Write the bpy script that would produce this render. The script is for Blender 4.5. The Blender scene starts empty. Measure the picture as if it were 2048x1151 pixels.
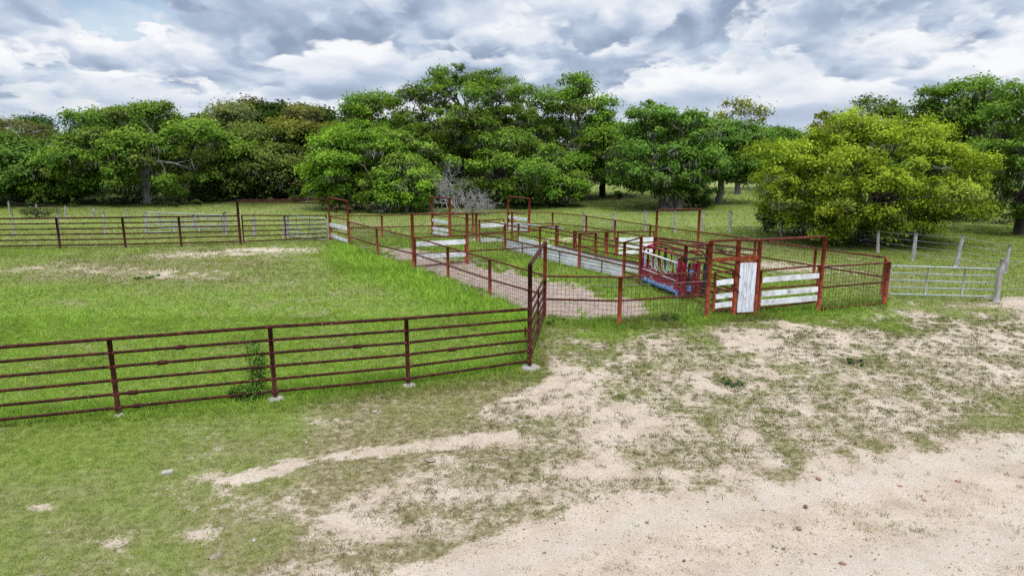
import bpy, math, random
import numpy as np
from mathutils import Vector

random.seed(7)
SC = bpy.context.scene
COL = SC.collection
R = math.radians

# ------------------------------------------------------------------ survey
# The photograph was surveyed with a simple camera model: every point below is
# given as image coordinates of its foot on the ground and becomes a world
# position on the ground plane (metres, camera at 0,0,H looking along +Y).
F, CX, CY, H, YH = 1365.0, 1024.0, 575.5, 5.2, 280.0
PITCH = math.atan((CY - YH) / F)
SP, CP = math.sin(PITCH), math.cos(PITCH)

def G(px, py):
    u = (px - CX) / F; v = (CY - py) / F
    t = -H / (v * CP - SP)
    return Vector((t * u, t * (CP + v * SP), 0.0))

def Zat(Y, py):
    v = (CY - py) / F
    return H + Y * (v * CP - SP) / (CP + v * SP)

def up(base, py):                       # point straight above a ground point
    return Vector((base.x, base.y, Zat(base.y, py)))

def XYZ(Y, px, py):                     # point in the vertical plane y = Y
    z = Zat(Y, py)
    d = Y * CP - (z - H) * SP
    return Vector(((px - CX) / F * d, Y, z))

def to_px(x, y):                        # ground -> survey coordinates
    y = np.maximum(y, 4.0)
    d = y * CP + H * SP
    v = (y * SP - H * CP) / d
    return CX + F * x / d, CY - F * v

# ------------------------------------------------------------------ helpers
def tag(o, label=None, cat=None, group=None, kind=None):
    if label: o['label'] = label
    if cat: o['category'] = cat
    if group: o['group'] = group
    if kind: o['kind'] = kind
    return o

def thing(name, label, cat, loc, group=None):
    o = bpy.data.objects.new(name, None)
    o.empty_display_size = 0.3
    COL.objects.link(o)
    o.location = loc
    return tag(o, label, cat, group)

class MB:
    def __init__(s): s.v = []; s.f = []; s.sm = []; s.cut = None
    def ring(s, c, ax, r, n, ph=0.0, jit=0.0):
        ax = ax.normalized()
        a = Vector((0, 0, 1)) if abs(ax.z) < 0.9 else Vector((1, 0, 0))
        e1 = ax.cross(a).normalized(); e2 = ax.cross(e1)
        i0 = len(s.v)
        for k in range(n):
            t = ph + 2 * math.pi * k / n
            rr = r * (1 + random.uniform(-jit, jit)) if jit else r
            s.v.append(c + e1 * (rr * math.cos(t)) + e2 * (rr * math.sin(t)))
        return i0
    def tube(s, pts, rs, n=8, cap=True, jit=0.0):
        pts = [Vector(p) for p in pts]
        if not hasattr(rs, '__len__'): rs = [rs] * len(pts)
        prev = None
        for i, p in enumerate(pts):
            if i == 0: ax = pts[1] - p
            elif i == len(pts) - 1: ax = p - pts[i - 1]
            else: ax = pts[i + 1] - pts[i - 1]
            if ax.length < 1e-6: ax = Vector((0, 0, 1))
            r0 = s.ring(p, ax, rs[i], n, 0.0, jit)
            if prev is not None:
                for k in range(n):
                    k2 = (k + 1) % n
                    s.f.append((prev + k, prev + k2, r0 + k2, r0 + k)); s.sm.append(True)
            elif cap:
                s.f.append(tuple(r0 + k for k in range(n))); s.sm.append(False)
            prev = r0
        if cap:
            s.f.append(tuple(prev + k for k in reversed(range(n)))); s.sm.append(False)
    def board(s, a, b, h, t, up=Vector((0, 0, 1)), bow=0.0, seg=6):
        # a plank whose centre line runs a->b, h tall along up, t thick
        a = Vector(a); b = Vector(b); d = (b - a).normalized()
        nrm = d.cross(up).normalized(); u2 = nrm.cross(d).normalized()
        prev = None
        for i in range(seg + 1):
            q = i / seg
            c = a.lerp(b, q) + u2 * (bow * math.sin(math.pi * q))
            hh = h * (1 + random.uniform(-.025, .025)) * .5; tt = t * .5
            i0 = len(s.v)
            for su, sn in ((-1, -1), (1, -1), (1, 1), (-1, 1)):
                s.v.append(c + u2 * (hh * su) + nrm * (tt * sn))
            if prev is None: s.f.append((i0, i0 + 1, i0 + 2, i0 + 3)); s.sm.append(False)
            else:
                for k in range(4):
                    k2 = (k + 1) % 4
                    s.f.append((prev + k, i0 + k, i0 + k2, prev + k2)); s.sm.append(False)
            prev = i0
        s.f.append((prev + 3, prev + 2, prev + 1, prev)); s.sm.append(False)
    def lathe(s, c, prof, n=16, jit=0.0):
        prev = None; c = Vector(c)
        for r, z in prof:
            i0 = len(s.v)
            for k in range(n):
                t = 2 * math.pi * k / n
                rr = r * (1 + random.uniform(-jit, jit))
                s.v.append(c + Vector((rr * math.cos(t), rr * math.sin(t), z)))
            if prev is not None:
                for k in range(n):
                    k2 = (k + 1) % n
                    s.f.append((prev + k, prev + k2, i0 + k2, i0 + k)); s.sm.append(True)
            prev = i0
        s.f.append(tuple(prev + k for k in range(n))); s.sm.append(True)
    def build(s, name, mat, parent=None, label=None):
        off = Vector(parent.location) if parent is not None else Vector((0, 0, 0))
        if parent is not None and parent.parent is not None: off = off + Vector(parent.parent.location)
        me = bpy.data.meshes.new(name)
        me.from_pydata([tuple(v - off) for v in s.v], [], s.f)
        me.polygons.foreach_set('use_smooth', s.sm)
        me.materials.append(mat)
        if s.cut is not None:
            me.materials.append(M['dead_wood'])
            me.polygons.foreach_set('material_index', [0 if i < s.cut else 1 for i in range(len(s.f))])
        me.update()
        o = bpy.data.objects.new(name, me)
        COL.objects.link(o)
        if parent is not None: o.parent = parent
        if label: o['label'] = label
        return o

def quads_object(name, V, C, mat, parent=None, nv=4):
    """V: (n*nv,3) array, consecutive nv vertices are one face; C: (n*nv,3) colours"""
    if parent is not None:
        V = V - np.array(parent.location)[None, :]
    n = len(V) // nv
    me = bpy.data.meshes.new(name)
    me.vertices.add(len(V)); me.vertices.foreach_set('co', V.astype(np.float32).ravel())
    me.loops.add(len(V)); me.loops.foreach_set('vertex_index', np.arange(len(V), dtype=np.int32))
    me.polygons.add(n)
    me.polygons.foreach_set('loop_start', np.arange(0, len(V), nv, dtype=np.int32))
    me.update(calc_edges=True)
    at = me.color_attributes.new('Col', 'FLOAT_COLOR', 'POINT')
    rgba = np.ones((len(V), 4), np.float32); rgba[:, :3] = C
    at.data.foreach_set('color', rgba.ravel())
    me.materials.append(mat)
    o = bpy.data.objects.new(name, me)
    COL.objects.link(o)
    if parent is not None: o.parent = parent
    return o

# ------------------------------------------------------------------ noise
def _hash(ix, iy, s):
    h = (ix.astype(np.int64) * 374761393 + iy.astype(np.int64) * 668265263 + s * 1442695041) & 0x7fffffff
    h = ((h ^ (h >> 13)) * 1274126177) & 0x7fffffff
    h = ((h ^ (h >> 16)) * 974634777) & 0x7fffffff
    return (h & 0xffff) / 65535.0

def vnoise(x, y, s=0):
    ix = np.floor(x); iy = np.floor(y); fx = x - ix; fy = y - iy
    fx = fx * fx * (3 - 2 * fx); fy = fy * fy * (3 - 2 * fy)
    a = _hash(ix, iy, s); b = _hash(ix + 1, iy, s); c = _hash(ix, iy + 1, s); d = _hash(ix + 1, iy + 1, s)
    return (a * (1 - fx) + b * fx) * (1 - fy) + (c * (1 - fx) + d * fx) * fy

def fbm(x, y, s=0, o=4, g=0.55):
    r = 0; a = 1; t = 0
    for k in range(o):
        r = r + a * vnoise(x * 2 ** k + 17.3 * k, y * 2 ** k - 9.1 * k, s + k); t += a; a *= g
    return r / t

def sstep(a, b, x):
    t = np.clip((x - a) / (b - a), 0, 1); return t * t * (3 - 2 * t)

# ------------------------------------------------------------------ materials
def new_mat(name):
    m = bpy.data.materials.new(name); m.use_nodes = True
    nt = m.node_tree; nt.nodes.clear()
    return m, nt, nt.nodes, nt.links

def nd(N, t, **kw):
    n = N.new(t)
    for k, v in kw.items():
        if k.startswith('i_'): n.inputs[k[2:].replace('_', ' ')].default_value = v
        else: setattr(n, k, v)
    return n

def ramp(N, stops, interp='LINEAR'):
    n = N.new('ShaderNodeValToRGB'); cr = n.color_ramp; cr.interpolation = interp
    while len(cr.elements) < len(stops): cr.elements.new(0.5)
    for e, (p, c) in zip(cr.elements, stops):
        e.position = p; e.color = (*c, 1) if len(c) == 3 else c
    return n

def noise_mat(name, stops, scale, rough=0.7, detail=5, metal=0.0, bump=0.0, bscale=None, stretch=None, spots=None, spec=0.12):
    m, nt, N, L = new_mat(name)
    out = nd(N, 'ShaderNodeOutputMaterial'); b = nd(N, 'ShaderNodeBsdfPrincipled')
    L.new(b.outputs[0], out.inputs[0])
    g = nd(N, 'ShaderNodeNewGeometry')
    vec = g.outputs['Position']
    if stretch:
        mp = nd(N, 'ShaderNodeMapping'); mp.inputs['Scale'].default_value = stretch
        L.new(vec, mp.inputs['Vector']); vec = mp.outputs[0]
    nz = nd(N, 'ShaderNodeTexNoise', i_Scale=scale, i_Detail=detail, i_Roughness=0.65)
    L.new(vec, nz.inputs['Vector'])
    rp = ramp(N, stops); L.new(nz.outputs['Fac'], rp.inputs['Fac'])
    colr = rp.outputs['Color']
    if spots:
        n2 = nd(N, 'ShaderNodeTexNoise', i_Scale=spots[0], i_Detail=2.0); L.new(vec, n2.inputs['Vector'])
        r2 = ramp(N, [(spots[1], (0, 0, 0)), (spots[1] + spots[2], (1, 1, 1))]); L.new(n2.outputs['Fac'], r2.inputs['Fac'])
        mx = nd(N, 'ShaderNodeMix', data_type='RGBA'); L.new(r2.outputs['Color'], mx.inputs['Factor'])
        L.new(colr, mx.inputs['A']); mx.inputs['B'].default_value = (*spots[3], 1); colr = mx.outputs['Result']
    L.new(colr, b.inputs['Base Color'])
    b.inputs['Roughness'].default_value = rough; b.inputs['Metallic'].default_value = metal
    b.inputs['Specular IOR Level'].default_value = spec
    if bump:
        bn = nd(N, 'ShaderNodeTexNoise', i_Scale=bscale or scale * 3, i_Detail=4.0); L.new(vec, bn.inputs['Vector'])
        bp = nd(N, 'ShaderNodeBump', i_Strength=bump, i_Distance=0.02); L.new(bn.outputs['Fac'], bp.inputs['Height'])
        L.new(bp.outputs[0], b.inputs['Normal'])
    return m

M = {}
M['brown_pipe'] = noise_mat('brown_rusted_pipe', [(.3, (.014, .005, .004)), (.5, (.036, .0105, .0075)), (.74, (.10, .029, .017))], 9, .8, bump=.25, bscale=60,
                            spots=(22, .72, .03, (.34, .24, .20)))
M['red_pipe'] = noise_mat('red_oxide_painted_pipe', [(.28, (.065, .016, .010)), (.48, (.175, .036, .017)), (.68, (.28, .066, .028))], 7, .8, bump=.2, bscale=55,
                          spots=(16, .70, .04, (.075, .03, .022)))
M['rust_rail'] = noise_mat('rusty_rail', [(.3, (.035, .013, .009)), (.52, (.095, .026, .016)), (.75, (.20, .055, .030))], 8, .8, bump=.2, bscale=60,
                           spots=(20, .72, .03, (.38, .27, .22)))
M['wire'] = noise_mat('rusted_wire', [(.3, (.045, .028, .02)), (.7, (.11, .07, .052))], 20, .6)
M['galv'] = noise_mat('galvanized_pipe', [(.3, (.20, .225, .26)), (.7, (.35, .385, .43))], 6, .5, metal=.2, spots=(14, .68, .06, (.33, .31, .30)))
M['galv_wire'] = noise_mat('galvanized_wire', [(.3, (.22, .23, .25)), (.7, (.42, .43, .45))], 10, .5)
M['white_board'] = noise_mat('peeling_white_board', [(.28, (.20, .19, .185)), (.42, (.47, .475, .49)), (.58, (.66, .67, .70))], 3.4, .7, detail=7, bump=.3, bscale=20,
                             spots=(9, .63, .05, (.36, .34, .31)))
M['door_board'] = noise_mat('worn_white_door_board', [(.30, (.24, .24, .25)), (.42, (.46, .48, .52)), (.55, (.64, .67, .72))], 5, .7, detail=7, bump=.3, stretch=(4, 4, .5),
                            spots=(5, .62, .05, (.33, .32, .31)))
M['dirty_board'] = noise_mat('dirty_white_board', [(.26, (.40, .385, .36)), (.42, (.62, .62, .62)), (.58, (.74, .745, .76))], 1.6, .75, detail=5, bump=.15, bscale=12, stretch=(1, 1, 3),
                             spots=(2.4, .60, .08, (.42, .40, .36)))
M['brown_board'] = noise_mat('bare_brown_board', [(.3, (.09, .045, .035)), (.7, (.19, .10, .075))], 4, .8, stretch=(1, 1, 5))
M['grey_wood'] = noise_mat('weathered_grey_wood', [(.3, (.13, .115, .105)), (.5, (.29, .27, .26)), (.7, (.46, .45, .44))], 6, .85, detail=7, bump=.6, bscale=25, stretch=(3, 3, .6))
M['bark'] = noise_mat('live_oak_bark', [(.3, (.075, .066, .06)), (.5, (.19, .172, .16)), (.72, (.36, .335, .315))], 3.2, .9, bump=.7, bscale=9, stretch=(1, 1, .4))
M['dark_bark'] = noise_mat('dark_oak_bark', [(.3, (.022, .018, .015)), (.7, (.085, .07, .06))], 3.2, .9, bump=.7, bscale=9, stretch=(1, 1, .4))
M['dead_wood'] = noise_mat('bleached_dead_wood', [(.3, (.17, .16, .155)), (.7, (.38, .36, .35))], 5, .9)
M['concrete'] = noise_mat('concrete_collar', [(.3, (.20, .18, .16)), (.7, (.36, .33, .30))], 9, .9, bump=.4, bscale=40)
M['pale_stone'] = noise_mat('pale_stone', [(.3, (.22, .20, .175)), (.7, (.36, .335, .295))], 12, .9, bump=.4)
M['brown_rock'] = noise_mat('brown_rock', [(.3, (.15, .085, .055)), (.7, (.32, .19, .125))], 14, .85, bump=.5)
M['dung'] = noise_mat('dried_dung', [(.3, (.12, .09, .065)), (.5, (.22, .175, .13)), (.7, (.32, .26, .20))], 22, .95, bump=.6)
M['dark_rock'] = noise_mat('dark_rock', [(.3, (.06, .045, .04)), (.7, (.14, .10, .085))], 14, .9, bump=.5)
M['black_metal'] = noise_mat('black_metal', [(.3, (.012, .012, .013)), (.7, (.04, .038, .04))], 8, .5)
M['red_paint'] = noise_mat('worn_red_paint', [(.32, (.045, .008, .010)), (.47, (.17, .008, .020)), (.66, (.26, .012, .030))], 6, .6, detail=6, spots=(13, .67, .04, (.36, .30, .40)))
M['blue_paint'] = noise_mat('faded_blue_paint', [(.3, (.04, .12, .40)), (.5, (.10, .26, .58)), (.7, (.36, .46, .64))], 7, .5, detail=6, spots=(13, .64, .04, (.28, .03, .08)))
M['lilac_paint'] = noise_mat('faded_lilac_paint', [(.33, (.24, .012, .05)), (.42, (.26, .26, .42)), (.60, (.50, .53, .66))], 8, .5, detail=6)
M['white_paint'] = noise_mat('worn_white_paint', [(.33, (.36, .05, .09)), (.43, (.62, .56, .62)), (.7, (.76, .75, .78))], 9, .5)

def panel_mat():
    # squeeze panel: red above, bleached blue towards the bottom edge, scraped
    m, nt, N, L = new_mat('scraped_red_and_blue_panel')
    out = nd(N, 'ShaderNodeOutputMaterial'); b = nd(N, 'ShaderNodeBsdfPrincipled', i_Roughness=.5)
    L.new(b.outputs[0], out.inputs[0])
    g = nd(N, 'ShaderNodeNewGeometry'); sx = nd(N, 'ShaderNodeSeparateXYZ'); L.new(g.outputs['Position'], sx.inputs[0])
    n1 = nd(N, 'ShaderNodeTexNoise', i_Scale=4.5, i_Detail=6.0, i_Roughness=.7); L.new(g.outputs['Position'], n1.inputs['Vector'])
    mr = nd(N, 'ShaderNodeMapRange'); L.new(sx.outputs['Z'], mr.inputs['Value'])
    mr.inputs['From Min'].default_value = .14; mr.inputs['From Max'].default_value = .52
    ad = nd(N, 'ShaderNodeMath', operation='MULTIPLY_ADD'); L.new(n1.outputs['Fac'], ad.inputs[0]); ad.inputs[1].default_value = 1.5; 
    sb = nd(N, 'ShaderNodeMath', operation='SUBTRACT'); L.new(mr.outputs[0], sb.inputs[0]); sb.inputs[1].default_value = .75
    L.new(sb.outputs[0], ad.inputs[2])
    rp = ramp(N, [(.10, (.07, .17, .42)), (.30, (.12, .28, .60)), (.42, (.42, .50, .66)), (.50, (.20, .03, .14)), (.64, (.27, .008, .045)), (.9, (.22, .006, .022))])
    L.new(ad.outputs[0], rp.inputs['Fac']); L.new(rp.outputs[0], b.inputs['Base Color'])
    return m
M['panel'] = panel_mat()

def leaf_mat(name, transl=0.3, up_=0.0):
    m, nt, N, L = new_mat(name)
    out = nd(N, 'ShaderNodeOutputMaterial')
    a = nd(N, 'ShaderNodeAttribute', attribute_name='Col')
    d = nd(N, 'ShaderNodeBsdfDiffuse'); t = nd(N, 'ShaderNodeBsdfTranslucent'); mx = nd(N, 'ShaderNodeMixShader')
    L.new(a.outputs['Color'], d.inputs[0])
    gm = nd(N, 'ShaderNodeMix', data_type='RGBA', blend_type='MULTIPLY'); gm.inputs['Factor'].default_value = 1
    L.new(a.outputs['Color'], gm.inputs['A']); gm.inputs['B'].default_value = (1.15, 1.25, .6, 1)
    L.new(gm.outputs['Result'], t.inputs[0])
    if up_:      # thin blades scatter light as a sward: lean their shading normals upward
        g = nd(N, 'ShaderNodeNewGeometry'); sc = nd(N, 'ShaderNodeVectorMath', operation='SCALE'); L.new(g.outputs['Normal'], sc.inputs[0]); sc.inputs['Scale'].default_value = 1 - up_
        ad = nd(N, 'ShaderNodeVectorMath', operation='ADD'); L.new(sc.outputs[0], ad.inputs[0]); ad.inputs[1].default_value = (0, 0, up_)
        nm = nd(N, 'ShaderNodeVectorMath', operation='NORMALIZE'); L.new(ad.outputs[0], nm.inputs[0]); L.new(nm.outputs[0], d.inputs['Normal'])
    mx.inputs[0].default_value = transl
    L.new(d.outputs[0], mx.inputs[1]); L.new(t.outputs[0], mx.inputs[2]); L.new(mx.outputs[0], out.inputs[0])
    return m
M['leaf'] = leaf_mat('oak_leaves', .28)
M['grass'] = leaf_mat('grass_blades', .22, .72)
M['moss'] = leaf_mat('hanging_moss', .15)

# ------------------------------------------------------------------ camera and light
cam = bpy.data.cameras.new('camera'); co = bpy.data.objects.new('camera', cam); COL.objects.link(co)
cam.sensor_width = 36.0; cam.lens = 36.0 * F / 2048.0
cam.clip_start = 0.1; cam.clip_end = 5000
co.location = (0, 0, H); co.rotation_euler = (math.pi / 2 - PITCH, 0, 0)
SC.camera = co

SUN_EL, SUN_AZ = R(60), R(158)        # azimuth measured from +Y towards +X
sun = bpy.data.lights.new('sun', 'SUN'); so = bpy.data.objects.new('sun', sun); COL.objects.link(so)
sun.energy = 2.5; sun.angle = R(11); sun.color = (1.0, .955, .89)
sd = Vector((math.sin(SUN_AZ) * math.cos(SUN_EL), math.cos(SUN_AZ) * math.cos(SUN_EL), math.sin(SUN_EL)))
so.rotation_euler = sd.to_track_quat('Z', 'Y').to_euler()

def make_world():
    w = bpy.data.worlds.new('World'); SC.world = w; w.use_nodes = True
    nt = w.node_tree; N = nt.nodes; L = nt.links; N.clear()
    out = nd(N, 'ShaderNodeOutputWorld')
    tc = nd(N, 'ShaderNodeTexCoord')
    sky = nd(N, 'ShaderNodeTexSky', sky_type='NISHITA'); sky.sun_disc = False
    sky.sun_elevation = SUN_EL; sky.sun_rotation = SUN_AZ
    bg0 = nd(N, 'ShaderNodeBackground', i_Strength=.13); L.new(sky.outputs[0], bg0.inputs[0])
    sx = nd(N, 'ShaderNodeSeparateXYZ'); L.new(tc.outputs['Generated'], sx.inputs[0])
    def m2(op, a, b=None, c=None):
        n = nd(N, 'ShaderNodeMath', operation=op)
        for i, q in enumerate((a, b, c)):
            if q is None: continue
            if isinstance(q, (int, float)): n.inputs[i].default_value = q
            else: L.new(q, n.inputs[i])
        return n.outputs[0]
    def mr(x, a, b, c=0.0, d=1.0, smooth=False):
        n = nd(N, 'ShaderNodeMapRange')
        if smooth: n.interpolation_type = 'SMOOTHSTEP'
        L.new(x, n.inputs['Value'])
        for k, q in zip(('From Min', 'From Max', 'To Min', 'To Max'), (a, b, c, d)): n.inputs[k].default_value = q
        return n.outputs[0]
    def cmix(f, a, b):
        n = nd(N, 'ShaderNodeMix', data_type='RGBA')
        for s, q in (('Factor', f), ('A', a), ('B', b)):
            if isinstance(q, tuple): n.inputs[s].default_value = (*q, 1)
            elif isinstance(q, (int, float)): n.inputs[s].default_value = q
            else: L.new(q, n.inputs[s])
        return n.outputs['Result']
    zc = m2('MAXIMUM', sx.outputs['Z'], 0.0)
    az = m2('ARCTAN2', sx.outputs['X'], sx.outputs['Y'])
    u = m2('DIVIDE', m2('MULTIPLY', az, 6.2), m2('ADD', zc, 1.6))
    v = m2('MULTIPLY', m2('LOGARITHM', m2('ADD', zc, .06), math.e), 1.35)
    def vec(du, dv, dw):
        c = nd(N, 'ShaderNodeCombineXYZ'); c.inputs[2].default_value = dw
        L.new(m2('ADD', u, du), c.inputs[0]); L.new(m2('ADD', v, dv), c.inputs[1]); return c.outputs[0]
    def shift(vc, dv):
        d = nd(N, 'ShaderNodeVectorMath', operation='ADD'); L.new(vc, d.inputs[0]); d.inputs[1].default_value = (0, dv, 0); return d.outputs[0]
    def fb(vc, scale, detail, rough):
        n = nd(N, 'ShaderNodeTexNoise', i_Scale=scale, i_Detail=detail, i_Roughness=rough); L.new(vc, n.inputs['Vector']); return n.outputs['Fac']
    def warp(vc, a, sc=2.6):
        nz = nd(N, 'ShaderNodeTexNoise', i_Scale=sc, i_Detail=3.0, i_Roughness=.6); L.new(vc, nz.inputs['Vector'])
        s = nd(N, 'ShaderNodeVectorMath', operation='SUBTRACT'); L.new(nz.outputs['Color'], s.inputs[0]); s.inputs[1].default_value = (.5, .5, .5)
        m = nd(N, 'ShaderNodeVectorMath', operation='MULTIPLY'); L.new(s.outputs[0], m.inputs[0]); m.inputs[1].default_value = (a, a, 0)
        d = nd(N, 'ShaderNodeVectorMath', operation='ADD'); L.new(vc, d.inputs[0]); L.new(m.outputs[0], d.inputs[1]); return d.outputs[0]
    def billow(vc, scale):
        return m2('ABSOLUTE', m2('MULTIPLY_ADD', fb(vc, scale, 4.0, .55), 2.0, -1.0))
    def layer(du, dv, dw, scale, cover, ramp_stops, lift):
        q = warp(vec(du, dv, dw), .25, 3.2)
        def d(sh, det):
            p = shift(q, sh) if sh else q
            return fb(p, scale, det, .55)
        d0 = m2('SUBTRACT', d(0, 7.0), m2('MULTIPLY', billow(q, scale * 2.6), .26))
        dl = d(-.13, 3.0); dh = d(.13, 3.0)
        # lit from above: bright crowns, flat shaded bases
        lum = m2('ADD', m2('MULTIPLY', m2('SUBTRACT', dl, dh), 2.6), lift)
        lum = m2('SUBTRACT', lum, m2('MULTIPLY', m2('SUBTRACT', d0, cover), 1.1))
        lum = m2('ADD', lum, m2('MULTIPLY', m2('SUBTRACT', fb(q, scale * 6, 4.0, .6), .5), .42))
        rp = ramp(N, ramp_stops); L.new(lum, rp.inputs['Fac'])
        return mr(d0, cover - .022, cover + .036, smooth=True), rp.outputs[0]
    cs = [(.0, (.30, .375, .51)), (.28, (.43, .52, .67)), (.47, (.61, .685, .81)), (.64, (.79, .835, .905)), (.86, (.95, .96, .98))]
    OU, OV = 40.2, 3.3
    a1, c1 = layer(OU, OV, 1.7, 1.5, .36, cs, .60)
    a2, c2 = layer(OU + 7.3, OV + 3.1, 4.9, 1.15, .455, cs, .62)
    a3, c3 = layer(OU - 5.9, OV + 8.7, 9.3, .80, .49, cs, .54)
    colr = cmix(a2, c1, c2); colr = cmix(a3, colr, c3)
    colr = cmix(mr(zc, 0.0, .075, .62, 0.0), colr, (.60, .67, .79))
    bg1 = nd(N, 'ShaderNodeBackground'); L.new(colr, bg1.inputs[0])
    L.new(mr(sx.outputs['Z'], .22, .75, 1.0, 3.3), bg1.inputs[1])
    al = m2('MAXIMUM', m2('MAXIMUM', a1, a2), m2('MAXIMUM', a3, mr(zc, .0, .12, 1.0, .35)))
    mx = nd(N, 'ShaderNodeMixShader'); L.new(al, mx.inputs[0]); L.new(bg0.outputs[0], mx.inputs[1]); L.new(bg1.outputs[0], mx.inputs[2])
    L.new(mx.outputs[0], out.inputs[0])
make_world()

# ------------------------------------------------------------------ ground
def seg_dist(px, py, pts):
    d = np.full(px.shape, 1e9)
    for (ax, ay), (bx, by) in zip(pts[:-1], pts[1:]):
        dx, dy = bx - ax, by - ay
        t = np.clip(((px - ax) * dx + (py - ay) * dy) / (dx * dx + dy * dy), 0, 1)
        d = np.minimum(d, np.hypot(px - ax - t * dx, py - ay - t * dy))
    return d

def poly_sd(px, py, pts):
    d = seg_dist(px, py, pts + [pts[0]])
    ins = np.zeros(px.shape, bool); n = len(pts)
    for i in range(n):
        (ax, ay), (bx, by) = pts[i], pts[(i + 1) % n]
        if ay == by: continue
        c = ((ay > py) != (by > py)) & (px < (bx - ax) * (py - ay) / (by - ay) + ax)
        ins ^= c
    return np.where(ins, d, -d)

ROAD_X = [-4000, 300, 500, 720, 860, 1100, 1350, 1600, 1850, 2048, 2400, 4000]
ROAD_Y = [2500, 1330, 1255, 1160, 1105, 1035, 970, 918, 872, 838, 780, 600]
WORN = [(1085, 690), (1300, 660), (1420, 652), (1640, 640), (2048, 618), (2500, 600), (2500, 770), (2048, 850), (1600, 925), (1350, 975), (1100, 1045),
        (860, 1110), (640, 1200), (480, 1200), (660, 1040), (780, 950), (900, 860), (1000, 790), (1060, 752)]
ALLEY = [(705, 491), (760, 499), (800, 497), (850, 503), (905, 522), (960, 530), (1040, 545), (1130, 566), (1210, 590), (1290, 610), (1300, 626), (1230, 640),
         (1100, 634), (1060, 622), (985, 588), (900, 556), (830, 532), (760, 508)]
BLOBS = [(1130, 765, 80, 34, .50), (1240, 815, 100, 30, .24), (1420, 755, 150, 24, .10), (1310, 690, 110, 18, .10), (1260, 870, 150, 30, .17), (1510, 772, 110, 22, .16),
         (1215, 935, 90, 22, .30), (930, 985, 130, 16, .36), (410, 1066, 40, 14, .58), (232, 1083, 28, 8, .5), (75, 1013, 40, 7, .55),
         (432, 955, 40, 11, .5), (700, 1060, 130, 26, .22), (860, 815, 130, 20, .36), (1600, 650, 26, 20, .3), (1790, 630, 60, 9, .4), (1700, 700, 200, 22, .15),
         (120, 540, 280, 14, .36), (450, 508, 160, 10, .5), (570, 497, 70, 6, .62), (370, 548, 90, 8, .4), (600, 566, 80, 8, .22), (1150, 480, 90, 8, .5),
         (1600, 533, 130, 12, .5), (1470, 500, 90, 8, .3), (2040, 603, 45, 9, .85), (960, 478, 40, 8, .5), (310, 940, 0, 0, 0), (1880, 580, 70, 7, .3), (640, 842, 60, 8, .3), (330, 850, 70, 6, .22),
         (1940, 690, 180, 20, .12), (1480, 690, 60, 18, .22), (760, 760, 1, 1, 0), (40, 800, 1, 1, 0), (1500, 452, 1, 1, 0), (1600, 1000, 1, 1, 0),
         (1450, 760, 30, 10, -.5), (1710, 720, 45, 8, -.55), (950, 820, 100, 20, -.12), (1330, 905, 90, 25, -.2), (1040, 730, 1, 1, 0),
         (850, 865, 55, 14, -.5), (1080, 905, 120, 16, -.25), (1000, 855, 80, 10, -.3), (460, 1060, 140, 26, -.25), (560, 1110, 160, 24, -.3), (1080, 745, 20, 10, -.3), (1120, 650, 70, 16, -.3), (430, 508, 1, 1, 0)]
STREAK = [(470, 962), (520, 945), (640, 914), (760, 897), (860, 884), (940, 877), (1030, 872)]
PADDOCK = [(-900, 880), (0, 842), (240, 836), (550, 803), (820, 775), (1062, 742), (1085, 640), (980, 596), (830, 540), (700, 492), (600, 492), (480, 492), (0, 500), (-900, 520)]

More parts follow.
